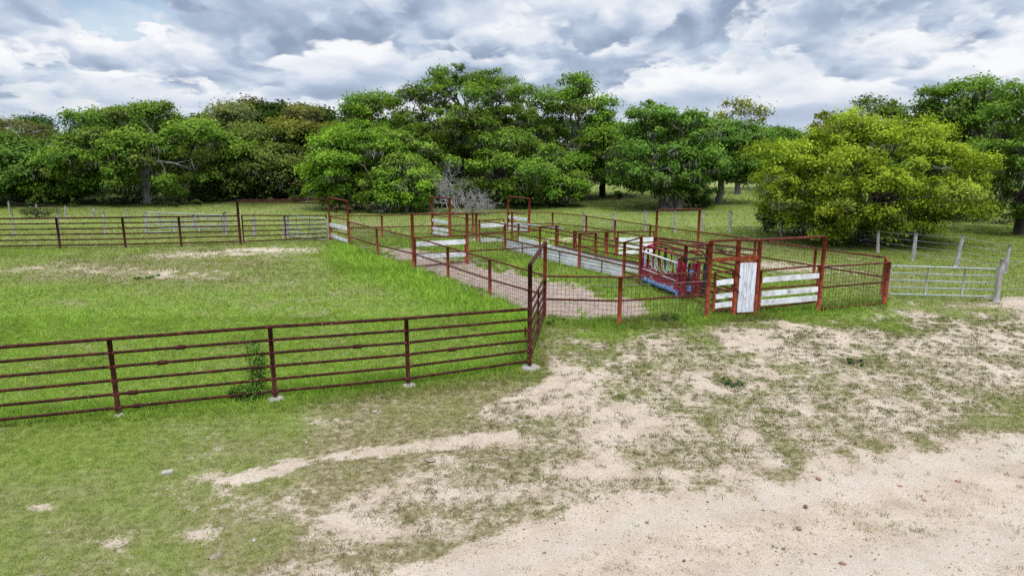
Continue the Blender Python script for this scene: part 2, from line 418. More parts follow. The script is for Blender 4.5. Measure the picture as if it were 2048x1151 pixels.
def ground_masks(x, y):
    px, py = to_px(x, y)
    scale = np.clip((py - YH) / 300.0, .15, 3)
    w1 = fbm(x * .55, y * .55, 3, 3); w2 = fbm(x * 1.9, y * 1.9, 11, 3); w3 = fbm(x * 5.7, y * 5.7, 21, 2, .8)
    wob = (w1 - .5) * 46 * scale + (w2 - .5) * 30 * scale
    yb = np.interp(px, ROAD_X, ROAD_Y)
    road = sstep(-40, 45, (py - yb) + wob * .9)
    worn = sstep(-34, 30, poly_sd(px, py, WORN) + wob)
    pad = sstep(-14, 8, poly_sd(px, py, PADDOCK) + wob * .25)
    alley = sstep(-9, 9, poly_sd(px, py, ALLEY) + (w2 - .5) * 34 * scale + (w3 - .5) * 22 * scale)
    low = sstep(1150, 820, px) * sstep(830, 900, py)
    B = .07 + .29 * worn * (1 - road) + .17 * low * sstep(100, 500, px) * (1 - worn)
    for cx, cy, rx, ry, v in BLOBS:
        if rx < 2: continue
        q = ((px - cx) / rx) ** 2 + ((py - cy) / ry) ** 2
        B = B + v * np.exp(-q * .9)
    st = seg_dist(px, py, STREAK) + (w2 - .5) * 30 + (w3 - .5) * 22 - 4 * (px > 700)
    B = B + .66 * sstep(12, 0, st)
    B = np.maximum(B, road * .9)
    B = np.maximum(B, alley * (.78 + .3 * w1))
    patch = (w1 - .5) * .42 + (w2 - .5) * .50 + (w3 - .5) * .42
    damp = np.where(alley > .5, .35, 1.0) * (1 - .62 * road)
    bare = np.clip((B + patch * damp * 1.05 - .06) / .88, 0, 1)
    dry = np.clip(.12 + .85 * np.maximum(worn, sstep(560, 760, px) * sstep(655, 720, py) * (1 - pad)) + .55 * road + .42 * low * sstep(250, 700, px) + .22 * low + (w1 - .5) * .9 + (w2 - .5) * .5, 0, 1)
    for cx, cy, rx, ry, v in [(430, 548, 320, 38, .55), (120, 540, 300, 26, .55), (430, 505, 240, 20, .5), (1500, 480, 200, 30, .4), (1700, 640, 260, 30, -.25), (150, 900, 250, 60, -.1), (1850, 560, 150, 40, .3),
                             (300, 470, 400, 16, .3), (1420, 375, 120, 14, .7), (1250, 375, 120, 9, .5), (600, 440, 200, 20, .15)]:
        dry = dry + v * np.exp(-(((px - cx) / rx) ** 2 + ((py - cy) / ry) ** 2))
    dry = dry * (1 - .55 * sstep(1000, 1080, px) * sstep(490, 470, py))
    cl = seg_dist(px, py, [(700, 496), (830, 548), (1000, 610), (1075, 660)])
    strip = sstep(75, 8, cl) * pad
    dry = np.clip(dry * (1 - .75 * strip), 0, 1)
    contact = sstep(16, 2, seg_dist(px, py, [(1089, 640), (1238, 652), (1413, 637), (1636, 622), (1768, 609)])) 
    fr = sstep(40, 8, seg_dist(px, py, [(-50, 832), (240, 822), (550, 795), (820, 768), (1060, 735)]))
    lush = np.clip(pad * (.55 + .5 * strip) + .35 * fr + (w1 - .5) * .5, 0, 1)
    inpen = sstep(-10, 10, poly_sd(px, py, [(700, 485), (1105, 456), (1770, 600), (1640, 622), (1413, 636), (1240, 652), (1089, 640)]))
    lush = np.clip(lush + .45 * inpen + .6 * contact, 0, 1); bare = bare * (1 - .8 * contact * (1 - alley)); fr = np.maximum(fr, contact)
    shade = np.clip(sstep(422, 400, py + 16 * (w1 - .5)) * np.where(px > 1120, sstep(384, 394, py), 1) * np.maximum(sstep(1470, 1400, px), sstep(1800, 1860, px)) + np.exp(-((px - 1740) / 190) ** 2 - ((py - 478) / 24) ** 2) * .8, 0, 1)  # fallen leaves plus painted tree shade, darkening the ground under the oaks
    mid = np.exp(-((py - yb - 150 - (px - 1500) * .05 + wob * .4) / 42) ** 2) * road
    rut = road * (np.exp(-((py - yb - 62 + wob * .25) / 24) ** 2) + np.exp(-((py - yb - 235 + wob * .25) / 40) ** 2))
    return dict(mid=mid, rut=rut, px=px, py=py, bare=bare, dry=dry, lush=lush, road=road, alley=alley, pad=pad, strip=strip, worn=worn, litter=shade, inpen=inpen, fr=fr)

def axis(parts):
    out = []
    for a, b, s in parts: out.extend(np.arange(a, b, s))
    return np.array(out)
pos = list(axis([(0, 15, .085), (15, 46, .28)])); v = 46.0; st_ = .5
while v < 900: pos.append(v); v += st_; st_ *= 1.16
pos = np.array(pos + [900.0]); xs = np.concatenate([-pos[:0:-1], pos])
ysl = list(np.arange(-60, 5, 5.0)) + list(axis([(5, 22, .075), (22, 64, .2)])); v = 64.0; st_ = .4
while v < 1500: ysl.append(v); v += st_; st_ *= 1.14
ys = np.array(ysl + [1500.0])
GX, GY = np.meshgrid(xs, ys)

def relief(x, y):
    near = sstep(70, 30, y) * sstep(60, 25, np.abs(x))
    return ((fbm(x * .8, y * .8, 41, 3) - .5) * .05 + (fbm(x * 4.5, y * 4.5, 51, 2) - .5) * .022) * near - .012

def make_ground():
    nx, ny = len(xs), len(ys)
    m = ground_masks(GX.ravel(), GY.ravel())
    Z = relief(GX.ravel(), GY.ravel())
    V = np.stack([GX.ravel(), GY.ravel(), Z], 1)
    i = np.arange((ny - 1) * (nx - 1)); r = i // (nx - 1); c = i % (nx - 1)
    a = r * nx + c
    Fq = np.stack([a, a + 1, a + nx + 1, a + nx], 1).astype(np.int32)
    me = bpy.data.meshes.new('ground')
    me.vertices.add(len(V)); me.vertices.foreach_set('co', V.astype(np.float32).ravel())
    me.loops.add(Fq.size); me.loops.foreach_set('vertex_index', Fq.ravel())
    me.polygons.add(len(Fq)); me.polygons.foreach_set('loop_start', np.arange(0, Fq.size, 4, dtype=np.int32))
    me.polygons.foreach_set('use_smooth', np.ones(len(Fq), bool))
    me.update(calc_edges=True)
    A = me.color_attributes.new('mask', 'FLOAT_COLOR', 'POINT')
    A.data.foreach_set('color', np.stack([m['bare'], m['dry'], m['lush'], m['alley']], 1).astype(np.float32).ravel())
    B = me.color_attributes.new('mask2', 'FLOAT_COLOR', 'POINT')
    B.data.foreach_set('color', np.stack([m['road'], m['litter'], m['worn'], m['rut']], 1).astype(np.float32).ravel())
    mt, nt, N, L = new_mat('ground_soil_and_turf')
    out = nd(N, 'ShaderNodeOutputMaterial'); b = nd(N, 'ShaderNodeBsdfPrincipled', i_Roughness=.95)
    b.inputs['Specular IOR Level'].default_value = .1
    L.new(b.outputs[0], out.inputs[0])
    a1 = nd(N, 'ShaderNodeAttribute', attribute_name='mask'); s1 = nd(N, 'ShaderNodeSeparateColor'); L.new(a1.outputs['Color'], s1.inputs[0])
    a2 = nd(N, 'ShaderNodeAttribute', attribute_name='mask2'); s2 = nd(N, 'ShaderNodeSeparateColor'); L.new(a2.outputs['Color'], s2.inputs[0])
    g = nd(N, 'ShaderNodeNewGeometry')
    def nz(sc, de=5.0, ro=.6):
        n = nd(N, 'ShaderNodeTexNoise', i_Scale=sc, i_Detail=de, i_Roughness=ro); L.new(g.outputs['Position'], n.inputs['Vector']); return n.outputs['Fac']
    def mix(f, A_, B_, mode='MIX'):
        n = nd(N, 'ShaderNodeMix', data_type='RGBA', blend_type=mode)
        for s, q in (('Factor', f), ('A', A_), ('B', B_)):
            if isinstance(q, tuple): n.inputs[s].default_value = (*q, 1)
            elif isinstance(q, (int, float)): n.inputs[s].default_value = q
            else: L.new(q, n.inputs[s])
        return n.outputs['Result']
    def rmp(f, stops):
        r = ramp(N, stops); L.new(f, r.inputs['Fac']); return r.outputs['Color']
    sand = rmp(nz(1.3, 9, .68), [(.26, (.345, .262, .190)), (.5, (.49, .395, .302)), (.74, (.59, .50, .40))])
    sand = mix(rmp(nz(30, 4), [(.57, (0, 0, 0)), (.66, (.85, .85, .85))]), sand, (.20, .14, .095))
    sand = mix(rmp(nz(60, 3), [(.55, (0, 0, 0)), (.75, (.35, .35, .35))]), sand, (.60, .54, .46))
    pink = rmp(nz(3.6, 8, .7), [(.28, (.15, .108, .085)), (.5, (.315, .24, .192)), (.72, (.46, .375, .31))])
    sand = mix(a2.outputs['Alpha'], sand, mix(.55, sand, (.50, .435, .36)))
    alf = nd(N, 'ShaderNodeAttribute', attribute_name='mask')
    sand = mix(alf.outputs['Alpha'], sand, pink)
    green = rmp(nz(5, 7), [(.3, (.08, .125, .02)), (.5, (.165, .215, .04)), (.7, (.24, .285, .065))])
    lush = rmp(nz(4, 7), [(.3, (.085, .16, .017)), (.5, (.175, .285, .033)), (.7, (.25, .35, .052))])
    dryc = rmp(nz(9, 7), [(.3, (.115, .092, .042)), (.5, (.235, .195, .105)), (.7, (.38, .315, .20))])
    turf = mix(s1.outputs['Blue'], green, lush)
    turf = mix(s1.outputs['Green'], turf, dryc)
    litter = rmp(nz(3, 7), [(.3, (.03, .035, .012)), (.55, (.06, .075, .018)), (.75, (.12, .11, .05))])  # leaf debris colour with the shade under the oaks painted in
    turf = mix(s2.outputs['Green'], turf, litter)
    def msc(f, k):
        n = nd(N, 'ShaderNodeMath', operation='MULTIPLY_ADD'); L.new(f, n.inputs[0]); n.inputs[1].default_value = k; n.inputs[2].default_value = -k / 2; return n.outputs[0]
    def add(p, q):
        n = nd(N, 'ShaderNodeMath', operation='ADD'); L.new(p, n.inputs[0]); L.new(q, n.inputs[1]); return n.outputs[0]
    fine = add(msc(nz(7.5, 6, .72), 1.5), msc(nz(24, 4, .7), 1.1))
    wn = nd(N, 'ShaderNodeMath', operation='MULTIPLY_ADD'); L.new(s2.outputs['Blue'], wn.inputs[0]); wn.inputs[1].default_value = .13; L.new(s1.outputs['Red'], wn.inputs[2])
    bb = rmp(add(fine, wn.outputs[0]), [(.32, (0, 0, 0)), (.60, (1, 1, 1))])
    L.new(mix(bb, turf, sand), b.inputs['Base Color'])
    bh = nd(N, 'ShaderNodeMath', operation='ADD'); L.new(nz(14, 6, .7), bh.inputs[0]); L.new(nz(70, 3), bh.inputs[1])
    bp = nd(N, 'ShaderNodeBump', i_Strength=.8, i_Distance=.055); L.new(bh.outputs[0], bp.inputs['Height']); L.new(bp.outputs[0], b.inputs['Normal'])
    me.materials.append(mt)
    o = bpy.data.objects.new('ground', me); COL.objects.link(o); o['kind'] = 'structure'
make_ground()

KEEPOUT = [(G(551, 798).x, G(551, 798).y, .19), (G(817, 771).x, G(817, 771).y, .18), (G(1059, 735).x, G(1059, 735).y, .27), (G(238, 831).x, G(238, 831).y, .10)]
# ------------------------------------------------------------------ grass blades
def blades(name, n, yr, label_xw, hmul, wid, seed, keep, bend=.5):
    rg = np.random.default_rng(seed)
    # uniform on the ground inside the wedge the photograph can see, plus a margin
    y = np.sqrt(rg.uniform(yr[0] ** 2, yr[1] ** 2, n)); x = rg.uniform(-1, 1, n) * (y * .86 + 3.0)
    # gather blades into tufts
    tx = rg.normal(0, 1, n); ty = rg.normal(0, 1, n)
    cell = (.075 + .0045 * y) * np.where(rg.random(n) < .55, np.where(rg.random(n) < .5, 2.7, 1.7), 1.0)
    cxr = np.floor(x / cell); cyr = np.floor(y / cell)
    jx = _hash(cxr, cyr, 5); jy = _hash(cxr, cyr, 6)
    lush0 = ground_masks(x, y)
    tuft = rg.random(n) < np.where((lush0['lush'] > .45) & (lush0['worn'] < .4), .36, .74)
    x = np.where(tuft, (cxr + jx) * cell + tx * cell * .24, x); y = np.where(tuft, (cyr + jy) * cell + ty * cell * .24, y)
    m = ground_masks(x, y)
    m['x'] = x; m['y'] = y; m['tuft'] = tuft; m['th'] = _hash(cxr, cyr, 8); m['tv'] = _hash(cxr, cyr, 14)
    p, h, colr = keep(x, y, m, rg)
    for fx, fy, fr_ in KEEPOUT: p = np.where((x - fx) ** 2 + (y - fy) ** 2 < fr_ ** 2, 0, p)
    k = rg.random(n) < p
    x, y, h, colr = x[k], y[k], h[k] * hmul, colr[k]; n = len(x)
    ang = rg.uniform(0, 2 * np.pi, n); lean = rg.normal(0, bend, n); la = rg.uniform(0, 2 * np.pi, n)
    h = h * rg.uniform(.55, 1.35, n); w = wid * rg.uniform(.6, 1.5, n) * (.6 + y / 22.0)
    z0 = relief(x, y) - .005
    dx, dy = np.cos(ang) * w, np.sin(ang) * w
    ox, oy = np.cos(la) * lean * h, np.sin(la) * lean * h
    V = np.empty((n, 3, 3))
    V[:, 0] = np.stack([x - dx, y - dy, z0], 1); V[:, 1] = np.stack([x + dx, y + dy, z0], 1)
    V[:, 2] = np.stack([x + ox, y + oy, z0 + h], 1)
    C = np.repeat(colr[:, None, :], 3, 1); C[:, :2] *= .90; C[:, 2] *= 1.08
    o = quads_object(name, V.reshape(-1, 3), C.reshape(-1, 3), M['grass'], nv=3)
    return o

def turf_colour(m, rg, n):
    a = np.array([.178, .250, .042]); l = np.array([.200, .355, .036]); d = np.array([.215, .165, .080]); o_ = np.array([.150, .160, .045])
    t = rg.random((n, 1))
    c = a * (1 - m['lush'][:, None]) + l * m['lush'][:, None]
    dd = np.clip(m['dry'] + rg.normal(0, .22, n), 0, 1)[:, None]
    c = c * (1 - dd * .75) + (d * t + o_ * (1 - t)) * dd * .75
    c = c * (.84 + .34 * rg.random((n, 1)))
    c = c * (1 - .30 * sstep(.5, .8, vnoise(m['x'] * .7, m['y'] * .7, 71)) * m['lush'])[:, None]
    c = c * np.where(m['tuft'], .58 + .74 * m['tv'], 1.0)[:, None]
    c = c * (1 - .42 * (m['worn'] * m['tuft'])[:, None] * (.4 + m['tv'][:, None] * .8))
    c = c * (1 - .55 * m['litter'][:, None])  # painted oak shade darkens the blades too
    return c

def keep_all(x, y, m, rg):
    n = len(x)
    full = .42 + .58 * m['lush']
    thr = np.minimum(m['bare'] * 1.08, 1 - (.045 + .08 * sstep(.5, .7, fbm(x * .5, y * .5, 88, 3)) + .13 * m['mid']) * (m['road'] > .5)) + .08 * (m['alley'] > .5)
    cl_ = np.clip((fbm(x * 1.5, y * 1.5, 93, 3) - .5) * 1.7 + (fbm(x * 4.3, y * 4.3, 97, 2) - .5) * .9 + .5, 0, 1)
    thr = np.where(m['road'] > .5, thr, thr * (.90 - .13 * sstep(1250, 1700, m['px']) * m['worn']))
    th_ = np.where(m['road'] > .5, m['th'], .42 * m['th'] + .58 * cl_)
    p = np.where(m['tuft'], np.where(th_ > thr, 1.0, 0.0) * (.55 + .45 * full), (1 - m['bare']) ** 1.6 * full)
    p = p * (1 - .25 * m['dry'])
    h = .028 + .042 * m['lush'] * (.55 + .9 * vnoise(x * .9, y * .9, 77)) + .085 * m['strip'] + .05 * m['fr'] + .05 * m['inpen'] * (1 - m['alley'])
    h = h * np.where(m['tuft'], .6 + 1.15 * m['tv'], .8)
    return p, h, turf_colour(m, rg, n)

g1 = blades('grass', 1400000, (6.5, 20), None, 1.0, .0045, 1, keep_all, .75)
tag(g1, 'short green and drying grass growing in the foreground and paddock', 'grass', kind='stuff')
g2 = blades('grass', 950000, (20, 42), None, 1.25, .006, 2, keep_all, .7)
tag(g2, 'green grass of the far paddock, the pens and the pasture behind them', 'grass', kind='stuff')
g3 = blades('grass', 260000, (42, 78), None, 1.9, .009, 3, keep_all, .7)
tag(g3, 'far pasture grass in front of and below the oaks', 'grass', kind='stuff')

def make_flowers():
    rg = np.random.default_rng(12); V = []; C = []
    n = 900
    y = rg.uniform(10, 30, n); x = rg.uniform(-1, .25, n) * y * .8
    gx = np.floor(x / 1.3); gy = np.floor(y / 1.3)
    k = (ground_masks(x, y)['pad'] > .5) & (_hash(gx, gy, 9) > .72)
    for a, b in zip(x[k], y[k]):
        z = rg.uniform(.07, .13); s = rg.uniform(.008, .017)
        t = rg.uniform(0, 6.28); dx, dy = math.cos(t) * s, math.sin(t) * s
        V += [(a - dx, b - dy, z), (a + dy, b - dx, z + .006), (a + dx, b + dy, z), (a - dy, b + dx, z + .006)]
        C += [(.62, .64, .74)] * 4
    o = quads_object('wildflowers', np.array(V), np.array(C), M['grass'])
    tag(o, 'tiny pale blue wildflowers dotted through the paddock grass', 'flowers', kind='stuff')
make_flowers()

def make_gravel():
    rg = np.random.default_rng(5); V = []; C = []
    n = 22000
    y = rg.uniform(7, 17, n); x = rg.uniform(-.35, 1, n) * (y * .85 + 2)
    m = ground_masks(x, y); p = np.where(m['road'] > .5, .55, .12 * m['bare'])
    k = rg.random(n) < p
    x, y = x[k], y[k]; z = relief(x, y)
    base = [(.24, .15, .10), (.13, .09, .07), (.40, .36, .32), (.30, .20, .13)]
    for a, b, c in zip(x, y, z):
        s = rg.lognormal(-4.75, .5); s = min(s, .03)
        col = np.array(base[rg.integers(4)]) * rg.uniform(.7, 1.3)
        t0 = rg.uniform(0, 6.28)
        ring = [(a + s * rg.uniform(.7, 1.3) * math.cos(t0 + q * math.pi / 2), b + s * rg.uniform(.7, 1.3) * math.sin(t0 + q * math.pi / 2), c - .002) for q in range(4)]
        top = (a, b, c + s * rg.uniform(.4, .8))
        for q in range(4):
            V += [ring[q], ring[(q + 1) % 4], top]; C += [col] * 3
    o = quads_object('gravel', np.array(V), np.array(C), M['grass'], nv=3)
    tag(o, 'small brown and grey pebbles scattered over the sandy road', 'gravel', kind='stuff')
make_gravel()

# ------------------------------------------------------------------ fences and gates
RP, RR = .053, .030

def post(parent, foot, top_py=None, h=None, r=RP, mat='red_pipe', sink=.12, cap=True):
    mb = MB(); t = up(foot, top_py) if h is None else foot + Vector((0, 0, h))
    mb.tube([foot - Vector((0, 0, sink)), foot.lerp(t, .5), t], r, 12)
    return mb.build('post', M[mat], parent)

def rail(parent, a, b, r=RR, mat='rust_rail', name='rail', sag=0.0):
    mb = MB(); n = max(2, int((b - a).length / 1.2))
    pts = []
    for i in range(n + 1):
        q = i / n; p = a.lerp(b, q)
        p = p + Vector((0, 0, -sag * 4 * q * (1 - q) + (random.uniform(-.006, .006) if 0 < i < n else 0)))
        pts.append(p)
    mb.tube(pts, r, 10)
    return mb.build(name, M[mat], parent)

def polyrail(parent, pts, r=RR, mat='rust_rail', name='rail'):
    mb = MB(); q = []
    for a, b in zip(pts[:-1], pts[1:]):
        n = max(1, int((b - a).length / 1.2))
        for i in range(n): q.append(a.lerp(b, i / n) + Vector((0, 0, random.uniform(-.005, .005))))
    q.append(pts[-1]); mb.tube(q, r, 10)
    return mb.build(name, M[mat], parent)

def mesh_panel(parent, spans, cell=.12, r=.0052, mat='wire', name='wire_mesh', bot=.03):
    """spans: (footA, footB, heightA, heightB); one welded-wire sheet along the run"""
    mb = MB(); off = Vector((0, -.035, 0))
    for A, B, ha, hb in spans:
        n = max(2, int((B - A).length / cell))
        for i in range(n + 1):
            q = i / n; p = A.lerp(B, q) + off; h = ha + (hb - ha) * q
            w = Vector((random.uniform(-.008, .008), 0, 0))
            mb.tube([p + Vector((0, 0, bot)), p + Vector((0, 0, h)) + w], r, 3, cap=False)
        m_ = max(3, int(min(ha, hb) / cell))
        for j in range(m_ + 1):
            z = j / m_
            mb.tube([A + off + Vector((0, 0, bot + (ha - bot) * z)), A.lerp(B, .5) + off + Vector((0, 0, bot + ((ha + hb) / 2 - bot) * z + random.uniform(-.012, .012))),
                     B + off + Vector((0, 0, bot + (hb - bot) * z))], r, 3, cap=False)
    return mb.build(name, M[mat], parent)

def footing(parent, foot, r):
    mb = MB(); mb.lathe(foot + Vector((.02, -.03, 0)), [(r * 1.02, -.05), (r, .03), (r * .93, .045), (r * .55, .055), (.02, .056)], 18, .05)
    return mb.build('footing', M['concrete'], parent)

# --- dark pipe fence in the foreground (six rails, four posts in view)
def pipe_fence(label, foots, tops, nrail, extra_left, foot_r, group, last_top=None, rr=.029, pr=.045, bottom=.17):
    t = thing('pipe_fence', label, 'fence', foots[-1], 'dark pipe fences of the paddock')
    hs = [Zat(f.y, ty) for f, ty in zip(foots, tops)]
    L0 = foots[0] + (foots[0] - foots[1]).normalized() * extra_left
    nodes = [L0] + foots; hh = [hs[0]] + hs
    polyrail(t, [n + Vector((0, 0, h)) for n, h in zip(nodes, hh)], rr * 1.18, 'brown_pipe')
    for k in range(1, nrail):
        q = 1 - k / (nrail - 1)
        polyrail(t, [n + Vector((0, 0, bottom + (h - bottom) * q)) for n, h in zip(nodes, hh)], rr, 'brown_pipe')
    d = (foots[0] - foots[1]).normalized(); sp = (foots[0] - foots[1]).length
    k = 1
    while k * sp < extra_left:
        post(t, foots[0] + d * (k * sp), h=hs[0] - .01, r=pr, mat='brown_pipe'); k += 1
    for i, f in enumerate(foots):
        if last_top and i == len(foots) - 1: post(t, f, last_top, r=pr * 1.15, mat='brown_pipe')
        else: post(t, f, h=hs[i] - .01, r=pr, mat='brown_pipe')
        if foot_r and foot_r[i]: footing(t, f, foot_r[i])
    return t

nearF = [G(238, 831), G(551, 798), G(817, 771), G(1059, 735)]
near = pipe_fence('dark rusty six rail pipe fence running across the left foreground', nearF, [677, 653.5, 636, 617.5], 6, 14.0, [.10, .15, .14, .22], None, last_top=529)
def coupling(p, q, fr, z):
    a = p.lerp(q, fr) + Vector((0, 0, z)); d = (q - p).normalized(); mb = MB()
    mb.tube([a - d * .09, a - d * .07, a + d * .07, a + d * .09], [.036, .046, .046, .036], 10); mb.build('coupling', M['brown_pipe'], near)
for p, q, fr, k in ((nearF[0], nearF[1], .42, 1), (nearF[0], nearF[1], .30, 2), (nearF[0], nearF[1], .10, 4), (nearF[0], nearF[1], .12, 5), (nearF[1], nearF[2], .62, 2), (nearF[2], nearF[3], .35, 3)):
    hA, hB = Zat(p.y, 677 if p is nearF[0] else 653.5 if p is nearF[1] else 636), Zat(q.y, 653.5 if q is nearF[1] else 636 if q is nearF[2] else 617.5)
    h = hA + (hB - hA) * fr; coupling(p, q, fr, .17 + (h - .17) * (1 - k / 5))
for i, f_ in enumerate(nearF):                     # weld beads where the rails meet the posts
    h = Zat(f_.y, (677, 653.5, 636, 617.5)[i])
    for k in range(1, 6):
        z = .17 + (h - .17) * (1 - k / 5); mb = MB(); d = (nearF[1] - nearF[0]).normalized(); c_ = f_ + Vector((0, 0, z)); e_ = .062 if i < 3 else .03
        mb.tube([c_ - d * .064, c_ - d * .05, c_ + d * (e_ - .014), c_ + d * e_], [.035, .043, .043, .035], 10, jit=.08)
        mb.build('weld', M['rust_rail'], near)
cornerA, cornerB = nearF[-1], G(1089, 640)
# overhead bar of the pipe gate
pA, pB = up(cornerA, 529), up(cornerB, 484)
rail(near, pA, pB, .045, 'brown_pipe', 'overhead_bar')
# short stub plate by the corner
rail(near, up(cornerA, 655) - Vector((.10, .02, 0)), up(cornerA, 674) - Vector((.10, .02, 0)), .02, 'brown_pipe', 'hinge_stub')

def pipe_gate(label, A, B, za, zb, n, inset=.12, mat='brown_pipe', r=.03, group=None, name='pipe_gate', mids=(.5,), bottom=.22):
    t = thing(name, label, 'gate', (A + B) / 2, group)
    d = (B - A).normalized(); a = A + d * inset; b = B - d * inset
    for k in range(n):
        q = k / (n - 1)
        rail(t, a + Vector((0, 0, bottom + (za - bottom) * q)), b + Vector((0, 0, bottom + (zb - bottom) * q)), r, mat)
    for p, z in ((a, za), (b, zb)):
        rail(t, p + Vector((0, 0, bottom - r)), p + Vector((0, 0, z + r)), r * 1.15, mat, 'stile')
    for m_ in mids:
        p = a.lerp(b, m_); z = za + (zb - za) * m_
        rail(t, p + Vector((0, -.02, bottom)), p + Vector((0, -.02, z)), r * .9, mat, 'stile')
    return t
pipe_gate('rusty six bar pipe gate seen nearly end on between two tall corner posts', cornerA, cornerB, Zat(cornerA.y, 609), Zat(cornerB.y, 555), 6, bottom=.18)

# --- far dark pipe fence and its gate
farF = [G(120.8, 497), G(251.5, 495), G(363, 492), G(481.5, 489)]
far = pipe_fence('dark six rail pipe fence along the far left side of the paddock', farF, [436, 434.7, 433, 431.5], 6, 16.0, None, None, last_top=400, rr=.033, pr=.055)
h1 = G(661, 480)
rail(far, up(farF[-1], 400.5), up(h1, 398), .036, 'brown_pipe', 'overhead_bar')
rail(far, up(farF[-1], 402) + Vector((0, -.08, 0)), up(h1, 406) + Vector((0, -.08, 0)), .032, 'brown_pipe', 'overhead_bar')
pipe_gate('brown six bar pipe gate under the wide overhead bar beyond the paddock', farF[-1], h1, Zat(farF[-1].y, 431), Zat(h1.y, 430.5), 6, inset=.16, bottom=.15)

def red_run(label, posts, rails, mesh=True, name='pen_fence', cat='fence', rail_r=RR, meshtop=None):
    """posts: (px, foot_py, top_py or None for a node owned by another run);
       rails: list of lists of image heights at each node (None = rail absent at this node)"""
    foots = [G(p[0], p[1]) for p in posts]
    t = thing(name, label, cat, foots[len(foots) // 2], 'cattle chute walls' if cat == 'chute' else 'red mesh fences of the pens')
    for f, p in zip(foots, posts):
        if p[2] is not None: post(t, f, p[2], r=p[3] if len(p) > 3 else RP)
    for ry in rails:
        pts = []
        for f, yv in zip(foots, ry):
            if yv is None:
                if len(pts) > 1: polyrail(t, pts, rail_r)
                pts = []
            else: pts.append(up(f, yv))
        if len(pts) > 1: polyrail(t, pts, rail_r)
    if mesh:
        sp = []; ry = rails[0]
        for i in range(len(foots) - 1):
            if ry[i] is None or ry[i + 1] is None: continue
            sp.append((foots[i], foots[i + 1], Zat(foots[i].y, ry[i]), Zat(foots[i + 1].y, ry[i + 1])))
        mesh_panel(t, sp)
    return t, foots

def Hpt(px, by, py): return up(G(px, by), py)

# C: boundary between paddock and pens
tC, fC = red_run('long red pipe and wire mesh fence between the green paddock and the dirt alley',
    [(661, 480, 393), (699, 488.6, 401), (755.5, 511, 456), (827.4, 535.5, 427, .065), (896.6, 560, 493), (980, 592, 517), (1089, 638, None)],
    [[None, 443.4, 457, 474, 494, 518, 551], [None, 473, 490, 507, 530, 558.7, 589]])
rail(tC, up(fC[0], 394), up(fC[1], 402), .04, 'rust_rail', 'overhead_bar')

# D: front fence
tD, fD = red_run('red pipe and mesh front fence of the pens with one orange post in the middle',
    [(1089, 638, 484, .055), (1238, 651, 553, .062), (1413, 635.5, None)], [[552, 553.5, 543.5], [598, 601.5, 589]])
mb = MB(); mb.tube([up(fD[0], 571.5), up(fD[1], 570.5), up(fD[2], 562)], .005, 4); mb.build('strand_wire', M['galv_wire'], tD)

# E: tall front line with doorways
E_ = [(1413, 635.5, 481.5, .068), (1467, 632, 479, .066), (1509, 630, 479, .066), (1636.4, 621, 473, .062), (1767.7, 608, 523, .075)]
tE, fE = red_run('tall red doorway frame and mesh panel along the right front of the pens', E_,
    [[None, None, None, 533, 525], [None, None, None, 575, 563.5], [None, None, None, 617.5, 606]])
polyrail(tE, [up(f, y) for f, y in zip(fE[:4], (482, 479.5, 479.5, 473))], .042, 'rust_rail', 'overhead_bar')
mb = MB(); mb.board(up(fE[0], 519.5) + Vector((.1, -.03, 0)), up(fE[2], 513.5) + Vector((0, -.03, 0)), .12, .03); mb.build('header_plate', M['red_pipe'], tE)

# F: back right fence
tF, fF = red_run('long red mesh fence on the far right side of the pens with tall frame',
    [(1764, 588, 514), (1626, 559, 497), (1507, 536, 480), (1394, 514, 417, .06), (1311, 497, 419, .06), (1299, 494.5, 449), (1229, 481.6, 440), (1172, 470.4, 431.6), (1105, 457.5, 424.6)],
    [[515, 497, 478.5, 464, 452.5, 450.5, 440.5, 432, 425], [554, 531, 512, 493, 476.5, 474, 463, 453, 447]])
polyrail(tF, [up(fF[3], 418), up(fF[4], 420)], .042, 'rust_rail', 'overhead_bar')
rail(tF, up(fF[0], 515), up(fE[4], 525), .04, 'red_pipe', 'corner_bar')

# G: back fence
tG, fG = red_run('dark red mesh fence at the very back of the pens before the dead branches',
    [(661, 480, None), (765, 475, 431), (865, 469, None), (946, 464.5, 425), (1016, 460, None), (1105, 457.5, None)],
    [[431.5, 431, 428, 425.5, 423.7, 424.8], [457, 454, 451.5, 450, 448.5, 447]])

# T1, T2: tall frames
def frame(label, a, b):
    A, B = G(a[0], a[1]), G(b[0], b[1]); t = thing('gate_frame', label, 'gate frame', (A + B) / 2, 'goalpost frames')
    post(t, A, a[2], r=.062); post(t, B, b[2], r=.066); rail(t, up(A, a[2] + 1), up(B, b[2] + 1), .04, 'rust_rail', 'overhead_bar')
    return A, B
T1a, T1b = frame('tall red goalpost frame in front of the grey dead branches', (865, 469, 393), (900.5, 476.5, 395))
T2a, T2b = frame('tall red goalpost frame right of the dead branches', (1016, 460, 391.5), (1058.5, 468, 396))

tM, fM = red_run('short red mesh fence from the left goalpost frame to the boarded chute',
    [(900.5, 476.5, None), (953, 484, 425.5, .06), (1010, 499, None)], [[431, 439.5, 448], [459, 467.5, 478]])
tI, fI = red_run('red two rail mesh fence crossing the grass from the wide plank gate to the chute',
    [(935, 527, 426, .062), (1079, 518, None)], [[470.5, 460.5], [502, 493.5]])
rail(tI, up(fC[3], 428.5), up(fI[0], 427), .04, 'rust_rail', 'overhead_bar')

